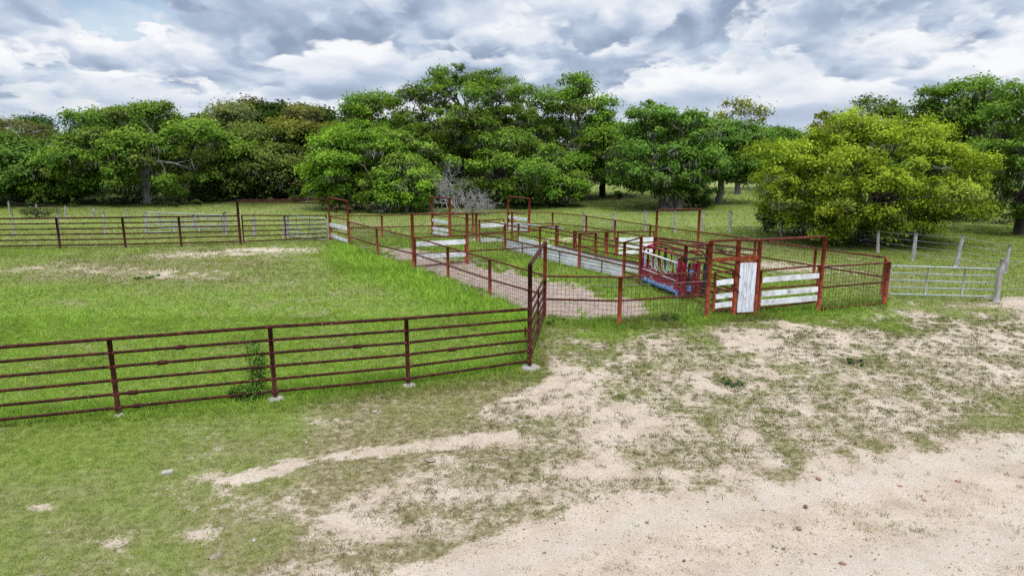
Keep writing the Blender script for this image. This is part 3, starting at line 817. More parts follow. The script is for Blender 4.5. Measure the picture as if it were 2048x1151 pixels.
def plank_gate(label, A, B, top, mid, bot, planks, inset=.09, group=None, mat='white_board', stiles=True, pts=None):
    """A,B feet; top/mid/bot: (yA,yB) image heights of the bars; planks: (yA, yB, height in metres)"""
    t = thing('plank_gate', label, 'gate', (A + B) / 2, group or 'plank gates of the pens')
    d = (B - A).normalized(); a = A + d * inset; b = B - d * inset
    bars = [q for q in (top, mid, bot) if q]
    for q in bars: rail(t, up(a, q[0]), up(b, q[1]), .03)
    if stiles:
        rail(t, up(a, bot[0] + 1), up(a, top[0] - 1), .036, 'red_pipe', 'stile'); rail(t, up(b, bot[1] + 1), up(b, top[1] - 1), .036, 'red_pipe', 'stile')
    n = d.cross(Vector((0, 0, 1))).normalized()
    if n.y > 0: n = -n
    for ya, yb, hh in planks:
        mb = MB(); mb.board(up(a, ya) + n * .045 + d * .03, up(b, yb) + n * .045 - d * .01, hh, .03, bow=random.uniform(-.01, .01))
        mb.build('plank', M[mat], t)
    return t
plank_gate('narrow red gate with two white planks at the left end of the long mesh fence', fC[0], fC[1], (433, 439), (461, 469), (474, 486), [(449, 456, .19), (470, 482, .17)])
plank_gate('wide gate with two long white planks beside the first alley post', fC[3], fI[0], (475, 470.5), (508, 502), (533, 523), [(487.5, 482.5, .20), (513, 508, .19)])
plank_gate('white planked gate leaning inside the left goalpost frame', T1a, T1b, (430, 434), (452, 455), (467, 473), [(439.5, 445.5, .16), (456, 461, .16), (464.5, 470.5, .15)])
plank_gate('white planked gate inside the right goalpost frame', T2a, T2b, (425, 429), (442, 447), (459, 466), [(433, 439, .17), (447.5, 452, .17), (456, 461.5, .17)])
plank_gate('pipe gate with one white board high and one low between alley post and chute', G(956, 486), G(1011, 483), (440.5, 438.5), (466, 463), (488, 485), [(451, 448.5, .20), (480, 478, .19)], mat='dirty_board')
plank_gate('small gate with three white boards left of the white door', fE[0] + Vector((.1, 0, 0)), fE[1] - Vector((.02, 0, 0)), (545, 541), (581, 578), (622, 618), [(566, 561.5, .155), (592.5, 588.5, .145), (611, 606.5, .15)])
plank_gate('wide gate with three bowed white boards right of the white door', fE[2], fE[3], (541, 531), (577.5, 568.5), (615.5, 603), [(559.5, 550.5, .155), (587.5, 577.5, .165), (604.5, 594.5, .17)], inset=.12)
gN = plank_gate('gate of three white boards on the back pen right of the chute', G(1231, 514.5), G(1309, 507), (463, 462.5), None, (514, 506), [(479.5, 478, .20), (494, 490, .20), (507, 500, .17)], mat='dirty_board')

# man door of upright boards
def man_door():
    A, B = fE[1], fE[2]; t = thing('plank_door', 'white weathered door of upright boards in a red frame', 'door', (A + B) / 2)
    d = (B - A).normalized(); W = (B - A).length
    z0, z1 = .10, Zat(A.y, 525)
    a = A + d * .075; b = B - d * .075; w = (b - a).length
    for z in (z0, z1 + .03):
        rail(t, a + Vector((0, -.02, z)), b + Vector((0, -.02, z)), .03, 'red_pipe', 'frame_bar')
    for p in (a, b): rail(t, p + Vector((0, 0, z0 - .04)), p + Vector((0, 0, z1 + .06)), .026, 'red_pipe', 'frame_bar')
    xs_ = [0, .24, .50, .73, 1.0]
    for k in range(4):
        q0, q1 = xs_[k] + .008, xs_[k + 1] - .008
        c = a.lerp(b, (q0 + q1) / 2) + Vector((0, -.055 + random.uniform(-.005, .005), 0))
        mb = MB(); mb.board(c + Vector((0, 0, z0 + .03)), c + Vector((0, 0, z1 + random.uniform(-.015, .015))), w * (q1 - q0), .028, up=d)
        mb.build('board', M['door_board'], t)
    for zz in (Zat(A.y, 548), Zat(A.y, 578)):
        mb = MB(); p = A + Vector((.04, -.09, zz)); mb.tube([p + Vector((-.10, .0, .06)), p, p + Vector((.05, -.01, -.09))], .018, 6); mb.build('latch', M['black_metal'], t)
man_door()

# --- working chute (two board-lined walls with portals)
tK, fK = red_run('red pipe chute wall lined with long dirty white boards on the near side',
    [(1010, 499, 448.6), (1079.5, 518, 452), (1158, 537.5, 466, .062), (1247, 557, 483, .06), (1279, 566, 473, .06)],
    [[449.5, 460.5, 476, 494.5, 501], [477, 493, 510, 531, 538]], mesh=False, name='cattle_chute', cat='chute')
def chute_lining(t, foots, z1, back, nb, grid, mat='dirty_board'):
    mbs = []
    for k in range(nb):
        z = .04 + (z1 - .04) * (k + .5) / nb; h = (z1 - .04) / nb - .006
        mb = MB()
        for A, B in zip(foots[:-1], foots[1:]):
            mb.board(A + Vector((.02, back, z)), B + Vector((-.02, back, z)), h, .03, bow=random.uniform(-.008, .008))
        mb.build('board', M[mat], t)
    if grid:
        for k in range(3):
            z = .12 + (z1 - .12) * k / 3
            polyrail(t, [f + Vector((0, .03, z)) for f in foots], .007, 'rust_rail')
        L = 0; tot = [(B - A).length for A, B in zip(foots[:-1], foots[1:])]
        for (A, B), l in zip(zip(foots[:-1], foots[1:]), tot):
            c = A.lerp(B, .52); rail(t, c + Vector((0, -.01, .05)), c + Vector((0, -.01, z1 + .03)), .016, 'brown_pipe', 'upright')
chute_lining(tK, fK[:4], Zat(fK[1].y, 494), .07, 3, True)
# short barred side between the chute boards and the squeeze
for yA, yB in ((507, 512), (519, 525), (531, 538), (543, 551), (552, 561)):
    rail(tK, up(fK[3], yA), up(fK[4], yB), .026)
rail(tK, up(fK[3], 484), up(fK[4], 474.5), .03)
tL, fL = red_run('far wall of the cattle chute with brown capped boards, behind the near boarded wall',
    [(1037, 486, 446), (1112, 508, 450.6, .06), (1190, 529, 465.6, .06), (1306, 556, 474)],
    [[447, 459, 475, 497], [468, 482, 500, 523]], mesh=False, name='cattle_chute', cat='chute')
chute_lining(tL, fL, .36, -.06, 2, False)
mb = MB()
for A, B in zip(fL[1:-1], fL[2:]):
    mb.board(A + Vector((0, -.10, .42)), B + Vector((0, -.10, .44)), .10, .035)
mb.build('cap_board', M['brown_board'], tL)
rail(tK, up(fK[1], 453), up(fL[1], 452), .036, name='portal_bar')
rail(tK, up(fK[2], 467), up(fL[2], 466.6), .036, name='portal_bar')
thinp = G(1116, 503); post(tL, thinp, 451, r=.03)
# brace bars by the chute entrance
brace = thing('red_post', 'red corner post with a slanting brace bar at the start of the chute', 'post', G(1024, 480))
bp = G(1024, 480); post(brace, bp, 423.5, r=.055)
rail(brace, up(bp, 436), up(fL[0], 447), .024, 'red_pipe', 'brace'); rail(brace, up(bp, 452), up(fL[0], 448), .02, 'rust_rail', 'brace'); rail(brace, up(bp, 463), up(fL[0], 460), .02, 'rust_rail', 'brace'); rail(brace, up(bp, 474), up(fL[0], 472), .02, 'rust_rail', 'brace')
mb = MB(); a = Hpt(1034, 484, 447.5); b_ = Hpt(1124, 508, 459.8)
a = up(fK[0], 448.0) + Vector((.45, .25, .03)); b_ = up(fL[1], 459.0) + Vector((.33, -.05, .035))
mb.tube([a, a.lerp(b_, .5), b_], .03, 10); pole = mb.build('metal_pole', M['galv'])
tag(pole, 'pale grey metal pole lying across the top rails of the chute', 'pole')

# P: fence right of the chute
tP, fP = red_run('low dark red pipe fence crossing behind the chute to the three board gate',
    [(1147, 510, 462, .045), (1151, 512, 462, .045), (1212, 514, 463, .085), (1231, 514.5, 475, .04)], [[462.5, 462.5, 463.5, 463.5], [493, 493, 493, 493]], mesh=True)

# exit alley walls
def barred(label, nodes, tops, zs, mat='rust_rail'):
    f = [G(p[0], p[1]) for p in nodes]; t = thing('alley_wall', label, 'fence', f[0])
    for q, p in zip(f, nodes):
        if p[2] is not None: post(t, q, p[2], r=.064)
    hh = [Zat(q.y, y) for q, y in zip(f, tops)]
    for z in zs: polyrail(t, [q + Vector((0, 0, h * z)) for q, h in zip(f, hh)], .03, mat)
    return t, f
tW, fW = barred('near barred wall of the exit alley just right of the red squeeze machine', [(1366.5, 596.5, 489), (1467, 631, None)], [516, 541], (1.0, .78, .58, .39, .2, .06))
tX, fX = barred('far barred wall of the exit alley behind the doorway', [(1410, 590, 486), (1508, 628, None)], [487, 501], (1.0, .86, .7, .54, .38, .22, .1))
rail(tX, up(fL[3], 475), up(fX[0], 487), .036); rail(tX, up(fL[3], 481), up(fE[0], 498) , .034)
rail(tW, up(fW[0], 490), up(fX[0], 487.5), .036, name='portal_bar')
rail(tW, up(fW[0], 490.5), up(fE[0], 489), .034)
rail(tX, up(fL[3], 491), up(fW[0], 505) + Vector((0, .3, 0)), .03)

# --- squeeze chute machine
def squeeze():
    A, B = G(1284, 568), G(1356, 598)
    d = (B - A).normalized(); n = Vector((-d.y, d.x, 0)); L = (B - A).length; W = .95
    if n.y < 0: n = -n
    t = thing('squeeze_chute', 'worn red and blue cattle squeeze machine at the end of the boarded chute', 'squeeze chute', (A + B) / 2)
    P = lambda x, y, z: A + d * x + n * y + Vector((0, 0, z))
    def bx(name, x0, x1, y, z0, z1, th, mat):
        mb = MB(); mb.board(P(x0, y, (z0 + z1) / 2), P(x1, y, (z0 + z1) / 2), z1 - z0, th); return mb.build(name, M[mat], t)
    zt = Zat(A.y, 497)
    # near side
    for k, (x, w, mt) in enumerate(((.03, .05, 'red_paint'), (L - .05, .065, 'red_paint'))):
        mb = MB(); top = zt if k == 0 else zt + .03
        mb.tube([P(x, 0, .0), P(x, 0, top * .6), P(x, .02, top), P(x + (.06 if k else .04), .2, top + .12)], w, 8); mb.build('frame_post', M[mt], t)
    bx('frame_post', .12, .22, -.005, .30, zt - .12, .03, 'lilac_paint')
    mb = MB(); mb.tube([P(.02, -.02, zt - .10), P(L * .5, -.02, zt - .11), P(L - .03, -.02, zt - .12)], .026, 8); mb.build('rail', M['white_paint'], t)
    mb = MB(); mb.tube([P(.06, .16, zt + .10), P(L, .16, zt + .10)], .04, 8); mb.build('rail', M['red_paint'], t)
    mb = MB(); mb.tube([P(.05, W - .15, zt + .12), P(L, W - .15, zt + .12)], .036, 8); mb.build('rail', M['rust_rail'], t)
    # curved drop bars, near and far
    nb = 10
    for side, y, mt in ((0, 0, 'lilac_paint'), (1, W, 'lilac_paint')):
        for k in range(nb):
            x = .40 + (L - .62) * k / (nb - 1); z1 = zt - .12; z0 = .68
            mb = MB(); s = 1 if side == 0 else -1
            mb.tube([P(x, y, z1), P(x, y + s * .01, z0 + .22), P(x + .02, y + s * .03, z0 + .08), P(x + .06, y + s * .07, z0 + .01), P(x + .11, y + s * .10, z0 + .03)], [.022, .022, .021, .02, .018], 6)
            mb.build('drop_bar', M[mt if k % 4 else 'red_paint'], t)
    # belly rails and lower panel
    for z, mt, r in ((.66, 'red_paint', .028), (.60, 'white_paint', .020), (.555, 'red_paint', .024)):
        mb = MB(); mb.tube([P(.08, -.02, z), P(L - .05, -.02, z)], r, 8); mb.build('rail', M[mt], t)
    pn = bx('side_panel', .14, L - .04, -.01, .17, .53, .03, 'panel')
    bx('side_panel', .18, L - .06, W, .20, .50, .03, 'red_paint')
    bx('floor', .05, L, W / 2, .12, .17, W * .9, 'black_metal')
    bx('leg', L - .09, L + .01, -.05, .0, .30, .03, 'blue_paint'); bx('leg', .02, .10, -.03, 0, .3, .03, 'blue_paint')
    bx('leg', L - .1, L, W, 0, .3, .04, 'red_paint')
    # faded maker's lettering on the panel
    cu = bpy.data.curves.new('lettering', 'FONT'); cu.body = 'ert'; cu.size = .16; cu.extrude = .002; cu.shear = .25
    to = bpy.data.objects.new('tmp_text', cu); COL.objects.link(to)
    bpy.context.view_layer.update()
    me = bpy.data.meshes.new_from_object(to.evaluated_get(bpy.context.evaluated_depsgraph_get()))
    bpy.data.objects.remove(to)
    off = Vector(t.location)
    for v_ in me.vertices:
        q = v_.co.copy(); v_.co = P(.62 + q.x, -.030 - q.z, .38 + q.y) - off
    me.materials.clear(); me.materials.append(M['white_paint'])
    lo = bpy.data.objects.new('lettering', me); COL.objects.link(lo); lo.parent = pn
    # tail gate (left end) and head gate (right end)
    for y in (.15, .38, .6, .85):
        mb = MB(); mb.tube([P(.08, y, .15), P(.08, y, zt - .02)], .035, 8); mb.build('tail_bar', M['red_paint'], t)
    mb = MB(); mb.tube([P(.06, 0, zt + .02), P(.06, W * .5, zt + .2), P(.06, W, zt + .08)], .04, 8); mb.build('tail_arch', M['red_paint'], t)
    mb = MB(); mb.tube([P(.7, .3, zt + .05), P(.72, .3, zt + .26), P(.78, .3, zt + .31), P(.84, .3, zt + .27), P(.83, .3, zt + .18)], .016, 6); mb.build('lever', M['black_metal'], t)
    mb = MB(); mb.tube([P(.74, .5, zt - .6), P(.74, .5, zt + .12)], .045, 8); mb.build('squeeze_arm', M['black_metal'], t)
    zh = zt + .05
    for y, w, mt in ((.10, .14, 'red_paint'), (.30, .09, 'black_metal'), (.46, .12, 'red_paint'), (.62, .14, 'red_paint'), (.90, .12, 'black_metal')):
        mb = MB(); mb.board(P(L + .12, y - w / 2, .62 + .02), P(L + .12, y + w / 2, .64), 1.16, .05); mb.build('head_bar', M[mt], t)
    mb = MB(); mb.board(P(L + .16, .28, .95), P(L + .16, .42, .95), .20, .04); mb.build('head_pad', M['blue_paint'], t)
    mb = MB(); mb.board(P(L + .16, .22, .38), P(L + .16, .36, .38), .26, .04); mb.build('head_pad', M['blue_paint'], t)
    mb = MB(); mb.tube([P(L + .12, 0, zh), P(L + .12, W + .05, zh)], .035, 6); mb.build('head_beam', M['black_metal'], t)
    mb = MB(); mb.tube([P(L - .02, .1, zt + .05), P(L + .02, .35, zt + .28), P(L + .05, .75, zt + .28), P(L + .08, W - .02, zt + .1)], .04, 8); mb.build('head_arch', M['rust_rail'], t)
    mb = MB(); mb.tube([P(L - .05, 0, .45), P(L - .02, .06, zt - .1), P(L, .2, zt + .1)], .05, 8); mb.build('frame_post', M['red_paint'], t)
squeeze()

# --- galvanized gates
def galv_gate(label, A, B, topA, topB, botA, botB, n=5, mids=(.34, .67), r=.024, mesh=False):
    t = thing('metal_gate', label, 'gate', (A + B) / 2, 'galvanized gates')
    za, zb = Zat(A.y, topA), Zat(B.y, topB); ya, yb = Zat(A.y, botA), Zat(B.y, botB)
    a = lambda z: A + Vector((0, 0, ya + (za - ya) * z)); b = lambda z: B + Vector((0, 0, yb + (zb - yb) * z))
    # outer frame with rounded corners, one bent pipe
    d = (B - A).normalized(); c = .10; U = Vector((0, 0, 1))
    pts = [a(0) + d * c, b(0) - d * c, b(0) - d * c * .3 + U * c * .3, b(0) + U * c, b(1) - U * c, b(1) - d * c * .3 - U * c * .3, b(1) - d * c, a(1) + d * c, a(1) + d * c * .3 - U * c * .3, a(1) - U * c, a(0) + U * c, a(0) + d * c * .3 + U * c * .3, a(0) + d * c]
    mb = MB(); mb.tube(pts, r, 8, cap=False); mb.build('gate_frame', M['galv'], t)
    for k in range(1, n - 1): rail(t, a(k / (n - 1)), b(k / (n - 1)), r * .85, 'galv')
    for m_ in mids:
        rail(t, a(0).lerp(b(0), m_) + Vector((0, -.02, 0)), a(1).lerp(b(1), m_) + Vector((0, -.02, 0)), r * .85, 'galv', 'stile')
    if mesh:
        mb = MB(); N_ = int((B - A).length / .14)
        for i in range(N_ + 1):
            q = i / N_; mb.tube([a(0).lerp(b(0), q) + Vector((0, .03, -.05)), a(1).lerp(b(1), q) + Vector((0, .03, 0))], .0035, 3, cap=False)
        for k in range(9): mb.tube([a(k / 8) + Vector((0, .03, 0)), b(k / 8) + Vector((0, .03, 0))], .0035, 3, cap=False)
        mb.build('wire_mesh', M['wire'], t)
    return t
galv_gate('galvanized gate at right between the red corner post and leaning grey post', G(1774, 596), G(1995, 602), 531, 538, 587.5, 593, mesh=True)
galv_gate('galvanized gate between two grey wooden posts beyond the far pipe fence', G(297, 469), G(450, 468), 424, 430, 464.5, 463, n=6, mids=(.35, .67))
galv_gate('galvanized gate standing open behind the brown pipe gate', G(571, 473), G(655, 484), 431, 437, 470, 479.5, n=6, mids=(.3, .62))

# --- weathered wooden post and wire fences
def wood_post(parent, foot_px, top_px, r=.068):
    f = G(*foot_px); t = XYZ(f.y, top_px[0], top_px[1]); mb = MB()
    f0 = f - Vector((0, 0, .1)); n = 6; pts = []; rs = []
    for i in range(n + 1):
        q = i / n; p = f0.lerp(t, q) + Vector((random.uniform(-.018, .018), random.uniform(-.018, .018), 0)) * (1 if 0 < i < n else .3)
        pts.append(p); rs.append(r * (1.08 - .22 * q) * random.uniform(.88, 1.12))
    rs[-1] *= .8
    mb.tube(pts, rs, 9, jit=.17)
    mb.build('post', M['grey_wood'], parent)
    return f, t

def wire_fence(label, posts, nw=5, mesh=False, r=.068, wmat='galv_wire', wr=.005):
    f0 = G(*posts[len(posts) // 2][0]); t = thing('wire_fence', label, 'fence', f0, 'wooden post and wire fences')
    ft = [wood_post(t, a, b, r * random.uniform(.85, 1.15)) for a, b in posts]
    if mesh:
        sp = [(A[0], B[0], (A[1].z) * .92, (B[1].z) * .92) for A, B in zip(ft[:-1], ft[1:])]
        mesh_panel(t, sp, cell=.17, r=.0036)
    for k in range(nw):
        q = .28 + .66 * k / max(1, nw - 1); mb = MB()
        pts = []
        for A, B in zip(ft[:-1], ft[1:]):
            a = A[0].lerp(A[1], q); b = B[0].lerp(B[1], q)
            for i in range(4):
                s = i / 4; pts.append(a.lerp(b, s) + Vector((0, -.05, -.03 * 4 * s * (1 - s))))
        pts.append(ft[-1][0].lerp(ft[-1][1], q) + Vector((0, -.05, 0)))
        mb.tube(pts, wr, 4); mb.build('strand_wire', M[wmat], t)
    return t
wire_fence('grey wooden posts and wire running along the pasture behind the right of the pens',
    [((1168, 462), (1167, 425)), ((1227.5, 462), (1227, 425)), ((1290, 462), (1290.6, 420.5)), ((1350.5, 464), (1350, 421)), ((1406, 465), (1406.8, 421.5)), ((1460, 463), (1461.5, 421.5)),
     ((1563, 473), (1563, 433)), ((1679, 486), (1682, 454)), ((1755, 503), (1757.5, 460)), ((1825, 520), (1833, 465)), ((1910.5, 534), (1926, 469.5)), ((2010, 546), (2020, 487))], nw=4, r=.075)
wire_fence('leaning grey wooden gate post with wire mesh running off to the right',
    [((1992, 603), (2006, 517)), ((2140, 590), (2142, 512)), ((2330, 586), (2330, 510))], nw=2, mesh=True, r=.095)
wire_fence('row of grey posts and wire behind the far pipe fence at left', [((-90, 472), (-90, 424)), ((26, 471.5), (24.5, 425)), ((116, 470), (115, 424)), ((209.5, 468.5), (207, 423)), ((291.5, 468), (291, 422))], nw=4, wmat='wire')
wire_fence('two grey posts and wire between the galvanized gates', [((452.5, 467.5), (450, 422)), ((509, 469), (508, 427)), ((567.5, 473.5), (567, 430)), ((576, 473.5), (575.5, 430))], nw=4, wmat='wire')
wire_fence('distant line of grey posts and mesh slanting away below the big left oak',
    [((19, 423), (17, 402)), ((73, 429), (71.7, 406.5)), ((132, 435), (130, 410)), ((189, 437), (187.7, 413.5)), ((256.5, 443), (255, 418)), ((319.5, 448), (318.5, 424)), ((388, 458), (386.7, 427)), ((449, 467), (447, 425))], nw=3, mesh=True, wmat='wire')

# ------------------------------------------------------------------ rocks
def rock(px, py, w, label, mat='brown_rock', flat=.55, cat='rock', name='rock'):
    f = G(px, py); rg = random.Random(int(px * 7 + py)); mb = MB(); n = 10
    s = w * .85 / F * math.hypot(f.y, H) / 2; f = f - Vector((0, 0, s * flat * .25))
    prof = [(.75, -.3), (1.0, .05), (.92, .45), (.62, .85), (.2, 1.0)]
    mb.lathe(f, [(r * s, z * s * flat) for r, z in prof], n, .16)
    a = rg.uniform(0, 3.1); k = rg.uniform(.55, .75)
    for i, v_ in enumerate(mb.v):
        q = v_ - f; u = q.x * math.cos(a) + q.y * math.sin(a); w_ = -q.x * math.sin(a) + q.y * math.cos(a); w_ *= k
        mb.v[i] = f + Vector((u * math.cos(a) - w_ * math.sin(a), u * math.sin(a) + w_ * math.cos(a), q.z))
    tag(mb.build(name, M[mat], None), label, cat, {'rock': 'stones on the ground', 'dung': 'dried dung pats'}.get(cat))
rock(1800, 972, 16, 'brown rock on the sandy road, highest of those near the right edge')
rock(1598, 1055, 16, 'rounded reddish brown rock on the sandy road below the dark clod')
rock(1916, 962, 13, 'small brown rock on the sandy road nearest the right edge')
rock(1849, 1000, 17, 'flat brown rock pressed into the sandy road among dry leaves', flat=.25)
rock(1685, 1125, 15, 'olive brown rock at the bottom edge of the sandy road')
rock(1568, 1095, 9, 'tiny brown rock left of the bottom edge rock')
rock(1611, 1012, 16, 'dark grey clod with leaves on the sandy road', 'dark_rock')
rock(1637, 955, 17, 'flat pinkish stone at the upper edge of the sandy road', flat=.3)
rock(1368, 1120, 9, 'small dark rock near the bottom of the sandy road left of centre', 'dark_rock')
rock(1294, 1043, 9, 'small orange brown rock on the sandy road below the sparse tufts')
rock(1032, 838, 12, 'pale stone in the worn grass right of the fence corner', 'pale_stone')
rock(750, 822, 14, 'pale crumbling stone in the grass below the third fence post', 'pale_stone', .4)
rock(735, 819, 9, 'smaller pale stone beside the crumbling one below the fence', 'pale_stone', .4)
rock(508, 1079, 13, 'pale stone in the grass near the bottom left sandy spots', 'pale_stone')
rock(613, 884, 9, 'small pale stone in grass above the sandy streak', 'pale_stone')
rock(1008, 914, 26, 'flat brown dung pat on the worn ground right of the sandy streak', 'dung', .10, 'dung', 'dung_pat')
rock(860, 918, 30, 'flat dung pat just below the sandy streak', 'dung', .10, 'dung', 'dung_pat')
rock(800, 946, 26, 'grey dried dung pat on the dry grass left of centre', 'dung', .10, 'dung', 'dung_pat')
rock(432, 1110, 32, 'flat brown dung pat in the grass at bottom left', 'dung', .10, 'dung', 'dung_pat')
rock(1150, 778, 14, 'pale sandy clod on the bare ground right of the fence corner', 'pale_stone', .35)
f = G(335, 946); mb = MB(); mb.board(f + Vector((-.075, -.02, .014)), f + Vector((.075, .03, .022)), .035, .12, seg=3); tag(mb.build('flat_stone', M['pale_stone']), 'flat pale rectangular stone lying in the grass at lower left', 'stone')

# ------------------------------------------------------------------ foliage
def leaf_quads(P, Nrm, size, rg, aspect=.62):
    n = len(P)
    Nrm = Nrm / (np.linalg.norm(Nrm, axis=1, keepdims=True) + 1e-9)
    r = rg.normal(size=(n, 3)); t = np.cross(Nrm, r); t /= (np.linalg.norm(t, axis=1, keepdims=True) + 1e-9)
    b = np.cross(Nrm, t)
    s = (size * rg.uniform(.6, 1.4, n))[:, None]
    V = np.empty((n, 4, 3))
    V[:, 0] = P - t * s; V[:, 1] = P - b * s * aspect + Nrm * s * .18; V[:, 2] = P + t * s; V[:, 3] = P + b * s * aspect + Nrm * s * .18
    return V.reshape(-1, 3)

def pads_to_leaves(pads, rads, dens, size, cols, rg, flat=.62, tipcol=None, centre=None, under=.15):
    Vs = []; Cs = []
    for c, r, pc in zip(pads, rads, cols):
        nsub = max(6, int(15 * (r / 1.2) ** 2)); nl = max(12, int(dens * r * r / nsub))
        d = rg.normal(size=(nsub, 3)); d /= np.linalg.norm(d, axis=1, keepdims=True)
        flip = rg.random(nsub) > under; d[:, 2] = np.where(flip, np.abs(d[:, 2]), d[:, 2])
        sub = c + d * r * np.array([1, 1, flat]) * rg.uniform(.55, 1.05, (nsub, 1))
        o = rg.normal(size=(nsub, nl, 3)) * (r * .20) * np.array([1.1, 1.1, .75])
        P = (sub[:, None, :] + o).reshape(-1, 3)
        nm = (P - c) / r * .8 + np.array([0, 0, .75]) + rg.normal(size=P.shape) * .55
        V = leaf_quads(P, nm, size, rg)
        k = np.repeat(rg.uniform(.72, 1.28, (nsub, 1)), nl, 0) * rg.uniform(.75, 1.25, (len(P), 1))
        cc = pc * k
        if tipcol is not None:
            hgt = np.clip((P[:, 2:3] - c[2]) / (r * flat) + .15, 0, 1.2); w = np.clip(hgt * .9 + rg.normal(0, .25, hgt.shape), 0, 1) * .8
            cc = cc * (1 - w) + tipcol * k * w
        Vs.append(V); Cs.append(np.repeat(cc, 4, 0))
    return np.concatenate(Vs), np.concatenate(Cs)

def spread(rg, n, ok, cand=10):
    pts = []
    while len(pts) < n:
        best = None; bd = -1
        for _ in range(cand):
            p = ok()
            d = min((np.sum(((p - q) * np.array([1, 1, 1.5])) ** 2) for q in pts), default=9e9)
            if d > bd: bd, best = d, p
        pts.append(best)
    return np.array(pts)

def wob_path(a, b, n, amp, rg, sag=0.0):
    a, b = np.array(a), np.array(b); pts = []
    for i in range(n + 1):
        q = i / n; p = a + (b - a) * q
        w = math.sin(math.pi * q)
        p = p + rg.normal(size=3) * amp * (0 if i in (0, n) else 1) + np.array([0, 0, sag * w])
        pts.append(Vector(p))
    return pts

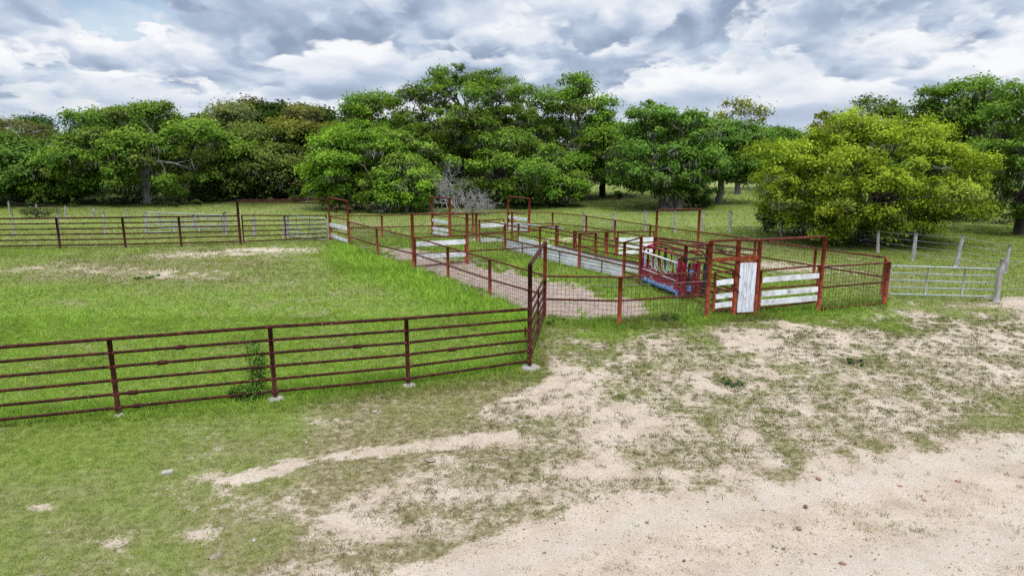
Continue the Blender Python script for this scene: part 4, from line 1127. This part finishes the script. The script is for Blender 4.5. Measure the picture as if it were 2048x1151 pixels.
def tree(label,  foot, crown, col, tip=None, seed=1, pads=46, padr=1.25, leaf=.12, dens=620, trunk_r=.34, fork=.28, dark=False, moss=.35, dead=.2, holes=0.0, depth=.8,
         name='oak_tree', cat='tree', group='oaks behind the pens', flat=.50, low=.35, lean=0.0, trunks=1, shell=.58, under=.15):
    """foot=(px,py) of the trunk; crown=(cx, ytop, ybottom, halfwidth) in survey coordinates"""
    rg = np.random.default_rng(seed)
    f = G(*foot); Y = f.y; cx, yt, yb, hw = crown
    top = XYZ(Y, cx, yt); bot = XYZ(Y, cx, yb); sc = (top - Vector((0, 0, H)))
    rx = abs(XYZ(Y, cx + hw, (yt + yb) / 2).x - XYZ(Y, cx, (yt + yb) / 2).x); ry = rx * depth
    zt, zb = top.z, max(.25, bot.z); cz = zb + (zt - zb) * low; rzu = zt - cz; rzl = cz - zb
    C0 = np.array([(top.x + bot.x) / 2, Y, cz])
    pr = padr
    def ok():
        while True:
            d = rg.normal(size=3); d /= np.linalg.norm(d)
            if d[2] < -.93: continue
            rho = rg.uniform(shell, 1.0) ** .6
            e = np.array([max(.3, rx - pr * .45), max(.3, ry - pr * .45), max(.3, (rzu - pr * flat * .8)) if d[2] > 0 else max(.2, rzl - pr * .12)])
            if rg.random() < .14: rho *= rg.uniform(1.04, 1.16)
            return C0 + d * e * rho
    PD = spread(rg, int(pads * .74), ok)
    PD[:, 2] = np.maximum(PD[:, 2], .35)
    if holes:
        PD = PD[rg.random(len(PD)) > holes * (PD[:, 2] > cz + rzu * .25)]
    RD = pr * np.clip(rg.lognormal(-.08, .26, len(PD)), .5, 1.45)
    t = thing(name, label, cat, f, group)
    fv = np.array(f)
    # trunk, limbs
    mb = MB(); zf = max(.5, (zt - 0) * fork)
    forks = []
    for k in range(trunks):
        off = np.array([(k - (trunks - 1) / 2) * trunk_r * 1.7, rg.normal(0, .15), 0]) if trunks > 1 else np.zeros(3)
        fk = fv + off * 2.2 + np.array([lean + (C0[0] - fv[0]) * .25, rg.normal(0, .1), zf * rg.uniform(.85, 1.2)])
        pth = wob_path(fv + off - np.array([0, 0, .2]), fk, 4, trunk_r * .22, rg)
        mb.tube(pth, [trunk_r * 1.45, trunk_r * 1.08, trunk_r, trunk_r * .96, trunk_r * .9], 10, jit=.10)
        forks.append(fk)
    ng = max(3, min(9, len(PD) // 6))
    idx = rg.choice(len(PD), ng, replace=False); cen = PD[idx].copy()
    for _ in range(5):
        own = np.argmin(((PD[:, None, :] - cen[None]) ** 2).sum(2), 1)
        for j in range(ng):
            if np.any(own == j): cen[j] = PD[own == j].mean(0)
    for j in range(ng):
        fk = forks[int(np.argmin([np.sum((cen[j] - q) ** 2) for q in forks]))]
        tgt = cen[j] - np.array([0, 0, .35]); ln = np.linalg.norm(tgt - fk)
        lr = trunk_r * rg.uniform(.42, .62)
        pth = wob_path(fk, tgt, 6, ln * .055, rg, sag=rg.uniform(-.05, .10) * ln)
        mb.tube(pth, list(np.linspace(lr, lr * .38, 7)), 8, jit=.08)
        for i in np.where(own == j)[0]:
            q = pth[int(rg.integers(3, 7))]; b = PD[i] - np.array([0, 0, RD[i] * .15])
            l2 = np.linalg.norm(b - np.array(q))
            if l2 < .2: continue
            p2 = wob_path(q, b, 4, l2 * .07, rg, sag=rg.uniform(-.03, .1) * l2)
            mb.tube(p2, list(np.linspace(lr * .36, .022, 5)), 6)
            for _ in range(3):
                e = PD[i] + rg.normal(size=3) * RD[i] * np.array([.6, .6, .3]) + np.array([0, 0, RD[i] * .2])
                mb.tube(wob_path(p2[3], e, 3, .06, rg), [.024, .018, .012, .006], 4, cap=False)
    tmb = mb
    # crown
    base = np.array(col)
    hue = rg.normal(0, 1, (len(PD), 1))
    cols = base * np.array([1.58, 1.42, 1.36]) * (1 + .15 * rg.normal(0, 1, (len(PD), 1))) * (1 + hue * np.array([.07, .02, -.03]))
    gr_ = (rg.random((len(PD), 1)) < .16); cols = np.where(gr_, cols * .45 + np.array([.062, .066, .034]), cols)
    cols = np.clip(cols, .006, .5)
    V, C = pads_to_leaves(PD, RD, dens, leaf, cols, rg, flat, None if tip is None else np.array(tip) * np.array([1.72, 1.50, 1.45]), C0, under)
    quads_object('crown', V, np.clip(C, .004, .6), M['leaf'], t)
    # hanging moss
    if moss:
        Vs = []; Cs = []
        for c, r in zip(PD, RD):
            if rg.random() > moss: continue
            n = int(70 * r); a = rg.uniform(0, 6.283, n); q = np.sqrt(rg.random(n)) * r * .95
            x = c[0] + np.cos(a) * q; y = c[1] + np.sin(a) * q; z = c[2] + rg.uniform(-.25, .15, n) * r
            ln = rg.uniform(.15, .55, n) * (.6 + .3 * r); w = rg.uniform(.012, .04, n); an = rg.uniform(0, 3.14, n)
            A = np.stack([x - np.cos(an) * w, y - np.sin(an) * w, z], 1); B = np.stack([x + np.cos(an) * w, y + np.sin(an) * w, z], 1)
            D = np.stack([x + rg.normal(0, .06, n), y + rg.normal(0, .06, n), np.maximum(z - ln, .03)], 1)
            Vs.append(np.stack([A, B, D], 1).reshape(-1, 3)); Cs.append(np.repeat(np.array([[.20, .205, .165]]) * rg.uniform(.6, 1.35, (n, 1)), 3, 0))
        if Vs: quads_object('hanging_moss', np.concatenate(Vs), np.concatenate(Cs), M['moss'], t, nv=3)['kind'] = 'stuff'
    # bleached dead twigs poking out of the crown
    mb = tmb; mb.cut = len(mb.f)
    for c, r in zip(PD, RD):
        if rg.random() > dead: continue
        d = c - C0; d[1] -= 1.0; d /= np.linalg.norm(d); s = c - d * r * .3; e = c + d * r * .95 + np.array([0, 0, -.35 * r])
        p = wob_path(s, e, 5, .12, rg); mb.tube(p, [.035, .03, .025, .02, .014, .008], 5)
        for _ in range(5):
            q = p[int(rg.integers(2, 5))]; e2 = np.array(q) + rg.normal(size=3) * r * .35 + d * .25
            mb.tube(wob_path(q, e2, 3, .05, rg), [.018, .014, .010, .005], 4)
    mb.build('trunk', M['dark_bark' if dark else 'bark'], t)
    return t

GRN = (.070, .135, .020); GRN_D = (.042, .088, .016); OLV = (.098, .098, .022); BRT = (.085, .175, .018); YEL = (.165, .185, .018); GRY = (.085, .115, .045)
# left group
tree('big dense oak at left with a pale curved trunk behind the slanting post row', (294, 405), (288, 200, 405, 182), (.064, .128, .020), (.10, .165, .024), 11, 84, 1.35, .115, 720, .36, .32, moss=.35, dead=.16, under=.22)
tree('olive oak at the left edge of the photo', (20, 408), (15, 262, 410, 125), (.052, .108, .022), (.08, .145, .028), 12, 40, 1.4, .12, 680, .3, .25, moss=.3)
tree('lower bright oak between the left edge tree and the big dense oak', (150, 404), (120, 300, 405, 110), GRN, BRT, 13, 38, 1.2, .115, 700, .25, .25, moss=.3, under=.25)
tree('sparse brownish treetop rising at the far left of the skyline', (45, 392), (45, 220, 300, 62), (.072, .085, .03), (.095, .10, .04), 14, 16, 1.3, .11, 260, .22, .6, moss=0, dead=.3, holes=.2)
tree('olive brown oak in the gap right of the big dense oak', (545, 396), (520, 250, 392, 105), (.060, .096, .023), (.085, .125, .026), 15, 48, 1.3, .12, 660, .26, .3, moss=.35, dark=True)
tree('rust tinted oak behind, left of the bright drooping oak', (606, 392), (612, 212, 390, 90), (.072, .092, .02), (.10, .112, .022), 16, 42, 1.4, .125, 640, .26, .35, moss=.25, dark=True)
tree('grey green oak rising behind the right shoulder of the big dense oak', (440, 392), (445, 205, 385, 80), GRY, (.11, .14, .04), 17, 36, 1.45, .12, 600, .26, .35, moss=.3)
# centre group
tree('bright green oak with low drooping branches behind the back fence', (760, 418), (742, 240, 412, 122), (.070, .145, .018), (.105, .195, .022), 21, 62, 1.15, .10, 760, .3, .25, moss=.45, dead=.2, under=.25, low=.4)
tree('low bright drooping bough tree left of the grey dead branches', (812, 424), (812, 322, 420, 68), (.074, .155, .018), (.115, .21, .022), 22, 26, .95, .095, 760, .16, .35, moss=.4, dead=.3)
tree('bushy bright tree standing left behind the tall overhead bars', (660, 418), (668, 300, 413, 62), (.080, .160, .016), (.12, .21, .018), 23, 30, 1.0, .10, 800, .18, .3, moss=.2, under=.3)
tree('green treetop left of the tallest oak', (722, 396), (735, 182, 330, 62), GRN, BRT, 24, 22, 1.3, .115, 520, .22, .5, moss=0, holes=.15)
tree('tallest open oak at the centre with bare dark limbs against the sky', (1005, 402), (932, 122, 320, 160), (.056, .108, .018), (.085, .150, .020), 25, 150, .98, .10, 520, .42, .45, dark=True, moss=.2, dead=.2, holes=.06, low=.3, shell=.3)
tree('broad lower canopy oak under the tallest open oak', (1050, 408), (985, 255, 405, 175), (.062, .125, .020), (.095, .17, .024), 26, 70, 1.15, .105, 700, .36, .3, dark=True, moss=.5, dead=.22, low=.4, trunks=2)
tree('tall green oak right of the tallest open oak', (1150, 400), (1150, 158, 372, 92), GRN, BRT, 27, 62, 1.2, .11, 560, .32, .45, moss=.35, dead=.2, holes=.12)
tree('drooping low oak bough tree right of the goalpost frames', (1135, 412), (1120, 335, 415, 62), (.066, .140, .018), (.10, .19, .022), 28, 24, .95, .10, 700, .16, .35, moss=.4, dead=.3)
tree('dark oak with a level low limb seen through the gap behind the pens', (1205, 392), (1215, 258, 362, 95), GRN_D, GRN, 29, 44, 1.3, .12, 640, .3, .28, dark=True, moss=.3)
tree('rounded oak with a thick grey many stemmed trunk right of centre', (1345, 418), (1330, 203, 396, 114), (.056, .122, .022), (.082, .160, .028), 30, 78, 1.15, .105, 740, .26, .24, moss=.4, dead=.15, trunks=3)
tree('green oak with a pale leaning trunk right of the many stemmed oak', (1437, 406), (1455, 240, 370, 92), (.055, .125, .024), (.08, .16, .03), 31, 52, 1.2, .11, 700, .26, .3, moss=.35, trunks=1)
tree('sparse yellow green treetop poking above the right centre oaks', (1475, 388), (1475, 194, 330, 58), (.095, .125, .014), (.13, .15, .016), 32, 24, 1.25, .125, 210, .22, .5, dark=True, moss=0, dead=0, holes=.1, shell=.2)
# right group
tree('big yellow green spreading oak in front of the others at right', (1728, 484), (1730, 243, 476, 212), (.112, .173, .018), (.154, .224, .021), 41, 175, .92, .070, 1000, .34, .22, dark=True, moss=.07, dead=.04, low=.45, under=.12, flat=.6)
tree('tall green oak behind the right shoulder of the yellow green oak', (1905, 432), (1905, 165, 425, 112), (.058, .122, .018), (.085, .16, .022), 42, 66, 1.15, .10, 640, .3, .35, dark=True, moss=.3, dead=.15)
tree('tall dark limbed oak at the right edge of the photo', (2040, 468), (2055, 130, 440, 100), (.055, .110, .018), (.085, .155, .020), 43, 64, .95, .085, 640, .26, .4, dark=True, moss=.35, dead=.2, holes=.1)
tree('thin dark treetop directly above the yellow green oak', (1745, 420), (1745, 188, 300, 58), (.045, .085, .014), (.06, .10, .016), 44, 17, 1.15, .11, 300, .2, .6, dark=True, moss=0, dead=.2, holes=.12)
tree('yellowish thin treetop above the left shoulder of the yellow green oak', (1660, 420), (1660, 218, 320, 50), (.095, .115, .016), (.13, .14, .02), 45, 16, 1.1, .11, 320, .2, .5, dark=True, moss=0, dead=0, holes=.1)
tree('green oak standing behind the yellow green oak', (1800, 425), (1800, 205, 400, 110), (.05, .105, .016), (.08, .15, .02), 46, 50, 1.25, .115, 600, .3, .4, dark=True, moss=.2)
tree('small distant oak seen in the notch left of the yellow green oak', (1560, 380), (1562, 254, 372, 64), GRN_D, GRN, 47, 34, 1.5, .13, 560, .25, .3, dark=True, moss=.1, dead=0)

# shrubs
def shrub(label, px, py, hw, hh, col, tip=None, seed=1, leaf=.06, dens=900, n=12):
    f = G(px, py); rg = np.random.default_rng(seed); s = math.hypot(f.y, H) / F
    w = hw * s; h = hh * s; t = thing('shrub', label, 'shrub', f, 'shrubs and weed clumps')
    pr = min(w, h) * .42
    PD = np.stack([f.x + rg.uniform(-1, 1, n) * max(.05, w - pr), f.y + rg.uniform(-1, 1, n) * max(.05, w * .7 - pr * .5), np.zeros(n)], 1)
    PD[:, 2] = rg.uniform(.25, 1, n) * (h - pr * .7) * (1 - .45 * (np.abs(PD[:, 0] - f.x) / w) ** 2)
    RD = pr * rg.uniform(.7, 1.2, n)
    cols = np.array(col) * (1 + .15 * rg.normal(0, 1, (n, 1)))
    V, C = pads_to_leaves(PD, RD, dens, leaf, cols, rg, .8, None if tip is None else np.array(tip), None, .4)
    V[:, 2] = np.maximum(V[:, 2], .01)
    quads_object('foliage', V, np.clip(C, .004, .5), M['leaf'], t)
    mb = MB()
    for c in PD: mb.tube(wob_path((f.x + rg.normal(0, w * .15), f.y + rg.normal(0, w * .1), -.05), c, 4, .04, rg), [.03, .025, .02, .014, .008], 5)
    mb.build('stems', M['dark_bark'], t)
    return t
shrub('green bush below the left side of the yellow green oak', 1600, 470, 62, 62, (.055, .125, .016), (.09, .18, .02), 61, .05, 1500, 16)
shrub('dense dark bush left of the green bush under the yellow green oak', 1530, 462, 42, 66, (.040, .095, .016), (.065, .14, .02), 62, .05, 1500, 12)
shrub('leafy bush right of the yellow green oak trunk', 1830, 470, 52, 52, (.10, .150, .016), (.16, .20, .02), 63, .05, 1300, 12)
shrub('dark rounded bush between the many stemmed oak and the leaning trunk', 1405, 414, 40, 46, (.026, .055, .012), (.04, .08, .016), 64, .07, 700, 12)
shrub('small dark bush beside the level low limb', 1240, 398, 16, 18, (.026, .055, .012), None, 65, .07, 700, 6)
shrub('dark bush on the slanting post row at far left', 78, 434, 38, 22, (.05, .07, .028), (.08, .10, .04), 66, .06, 800, 9)
shrub('brushy undergrowth below the left edge oaks', 110, 412, 70, 26, (.055, .10, .02), (.09, .14, .03), 67, .09, 600, 12)
shrub('brushy undergrowth right of the pale curved trunk', 350, 410, 60, 20, (.04, .06, .018), (.07, .09, .03), 68, .09, 500, 10)
shrub('grassy undergrowth below the big dense oak left of its trunk', 225, 410, 55, 18, (.045, .07, .02), (.07, .10, .03), 69, .09, 500, 10)
shrub('dry brown brush behind the gate under the overhead bars', 720, 424, 52, 20, (.07, .065, .03), (.11, .10, .05), 70, .08, 500, 10)
shrub('dark undergrowth behind the grey dead branches', 960, 412, 70, 26, (.035, .06, .015), (.05, .09, .02), 71, .08, 500, 12)
shrub('dark undergrowth at the foot of the olive brown oak', 500, 402, 60, 22, (.035, .05, .014), (.05, .07, .02), 72, .1, 420, 10)
shrub('shady brush under the tallest oak right of the dead branches', 1060, 414, 60, 22, (.03, .065, .014), (.045, .10, .018), 73, .08, 500, 10)
shrub('dark brush at the right edge below the tall oaks', 1990, 446, 80, 30, (.03, .055, .014), (.045, .075, .018), 74, .07, 500, 12)
shrub('dark brush between the yellow green oak and the right edge oaks', 1880, 440, 60, 36, (.03, .055, .014), (.05, .08, .018), 75, .07, 500, 10)
shrub('small weed tuft in the middle of the paddock', 292, 556, 24, 9, (.05, .13, .014), (.07, .18, .02), 76, .025, 3000, 6)
shrub('low green clump on the worn ground in front of the mesh panel', 1712, 726, 32, 8, (.05, .12, .018), (.075, .16, .025), 77, .02, 3500, 6)
shrub('low green clump on the bare sand right of the fence corner', 1458, 768, 34, 9, (.05, .12, .018), (.075, .16, .025), 78, .02, 3500, 6)
shrub('grey green weed bush in the right pen behind the alley bars', 1452, 505, 26, 18, (.06, .11, .035), (.09, .15, .045), 79, .03, 2000, 8)
shrub('weedy clump at the foot of the front mesh fence right of the orange post', 1345, 640, 26, 14, (.04, .085, .016), (.06, .13, .02), 80, .025, 2500, 7)
shrub('dark weeds beneath the near side of the squeeze chute', 1290, 572, 24, 14, (.035, .08, .014), (.05, .11, .018), 81, .025, 2500, 7)
shrub('weedy tuft at the foot of the pipe gate corner', 1110, 646, 26, 10, (.055, .12, .018), (.085, .16, .025), 82, .025, 2500, 7)

def vine():
    f = G(517, 797); rg = np.random.default_rng(91); t = thing('climbing_weed', 'leafy weed climbing through the foreground pipe fence beside its second post', 'plant', f)
    s = math.hypot(f.y, H) / F; mb = MB(); pts = []
    for k in range(9):
        e = np.array([f.x + rg.uniform(-.22, .26), f.y + rg.uniform(-.12, .12), rg.uniform(.55, 1.28)])
        p = wob_path((f.x + rg.normal(0, .06), f.y + rg.normal(0, .04), -.02), e, 6, .05, rg); mb.tube(p, [.012, .011, .010, .009, .007, .006, .004], 5); pts += p[1:]
    for k in range(4):
        e = np.array([f.x + rg.uniform(-.5, -.2), f.y - .1, rg.uniform(.1, .35)]); p = wob_path((f.x, f.y, .05), e, 5, .04, rg); mb.tube(p, .006, 5); pts += p[1:]
    mb.build('stems', M['dark_bark'], t)
    P = np.array([np.array(q) for q in pts]); P = np.repeat(P, 46, 0) + rg.normal(0, .062, (len(P) * 46, 3)); P[:, 2] = np.maximum(P[:, 2], .02)
    V = leaf_quads(P, rg.normal(size=P.shape) * .6 + np.array([0, -.4, .8]), .023, rg)
    C = np.repeat(np.array([[.12, .215, .038]]) * rg.uniform(.6, 1.4, (len(P), 1)), 4, 0)
    quads_object('foliage', V, C, M['leaf'], t)
vine()
shrub('small leafy weed at the bottom rail left of the climbing weed', 470, 796, 14, 24, (.055, .125, .022), (.08, .16, .03), 92, .018, 5000, 6)

# dead fallen branches
def dead_bush():
    f = G(930, 428); rg = np.random.default_rng(55); t = thing('dead_branches', 'tangle of bleached grey dead branches in front of the centre oaks', 'dead tree', f)
    mb = MB(); s = math.hypot(f.y, H) / F
    def grow(p, d, ln, r, lev):
        e = p + d * ln; pth = wob_path(p, e, 4, ln * .07, rg); mb.tube(pth, list(np.linspace(r, r * .5, 5)), 5 if lev < 2 else 4, cap=False)
        if lev >= 4: return
        for _ in range(int(rg.integers(3, 6)) if lev < 3 else 3):
            q = np.array(pth[int(rg.integers(1, 5))]); dd = d + rg.normal(size=3) * .75; dd[2] += .05; dd /= np.linalg.norm(dd)
            grow(q, dd, ln * rg.uniform(.5, .78), r * .55, lev + 1)
    b = np.array(f)
    for dx, dz, ln in ((-.75, 1.0, 2.0), (-.5, 1.0, 1.9), (-.95, .7, 1.7), (.45, .5, 1.2), (.8, .35, 1.2), (.65, .6, 1.0), (.1, .5, .9), (-.1, .9, 1.2)):
        d = np.array([dx, rg.normal(0, .3), dz]); d /= np.linalg.norm(d); grow(b + np.array([dx * .5, 0, .05]), d, ln * .95, .05, 0)
    mb.build('branches', M['dead_wood'], t)
dead_bush()

# far wood: one mass behind everything
def far_wood():
    rg = np.random.default_rng(99); PD = []; RD = []; CO = []
    for x in np.arange(-150, 150, 2.6):
        y = 112 + 16 * math.sin(x * .07) + rg.normal(0, 4)
        if 34 < x < 52: y += 30
        top = 6.5 + 2.2 * vnoise(np.array([x * .12]), np.array([1.0]), 4)[0] + rg.normal(0, .5)
        if x < -20: top += 1.3
        for k in range(4):
            z = top * (k + .6) / 4.2; PD.append((x + rg.normal(0, 1.0), y + rg.normal(0, 1.6) - (4 - k) * .4, z)); RD.append(rg.uniform(1.7, 2.6))
            c = np.array([.045, .085, .018]) if rg.random() < .7 else np.array([.085, .085, .02]); CO.append(c * rg.uniform(.7, 1.3))
    V, C = pads_to_leaves(np.array(PD), np.array(RD), 190, .24, np.array(CO), rg, .75, None, None, .3)
    V[:, 2] = np.maximum(V[:, 2], 0)
    o = quads_object('distant_woods', V, np.clip(C, .004, .5), M['leaf'])
    tag(o, 'distant band of dark woods closing the view behind the oaks', 'woods', kind='stuff')
far_wood()

def undergrowth():
    rg = np.random.default_rng(31); PD = []; RD = []; CO = []
    while len(PD) < 620:
        px = rg.uniform(-150, 2200); py = rg.uniform(366, 403)
        if 1120 < px < 1830: continue
        g = G(px, py); d = vnoise(np.array([g.x * .22]), np.array([g.y * .22]), 61)[0]
        if d < .34 + .2 * (py > 396): continue
        r = rg.uniform(.35, .9) * (.5 + d); hz = rg.uniform(.1, .8) * d * 1.6
        PD.append((g.x, g.y, hz)); RD.append(r); CO.append(np.array([.045, .07, .02]) * rg.uniform(.6, 1.3) * (np.array([1.4, 1.0, 1.0]) if rg.random() < .25 else 1))
    V, C = pads_to_leaves(np.array(PD), np.array(RD), 330, .10, np.array(CO), rg, .8, None, None, .3)
    V[:, 2] = np.maximum(V[:, 2], 0)
    o = quads_object('undergrowth', V, np.clip(C, .004, .5), M['leaf'])
    tag(o, 'dark low undergrowth covering the ground beneath the oaks', 'undergrowth', kind='stuff')
undergrowth()

# ------------------------------------------------------------------ render settings
SC.view_settings.view_transform = 'Standard'; SC.view_settings.look = 'None'; SC.view_settings.exposure = 0; SC.view_settings.gamma = 1
SC.render.engine = 'CYCLES'
cy = SC.cycles
cy.max_bounces = 6; cy.diffuse_bounces = 3; cy.glossy_bounces = 2; cy.transmission_bounces = 4; cy.transparent_max_bounces = 4
cy.use_denoising = False
cy.caustics_reflective = False; cy.caustics_refractive = False
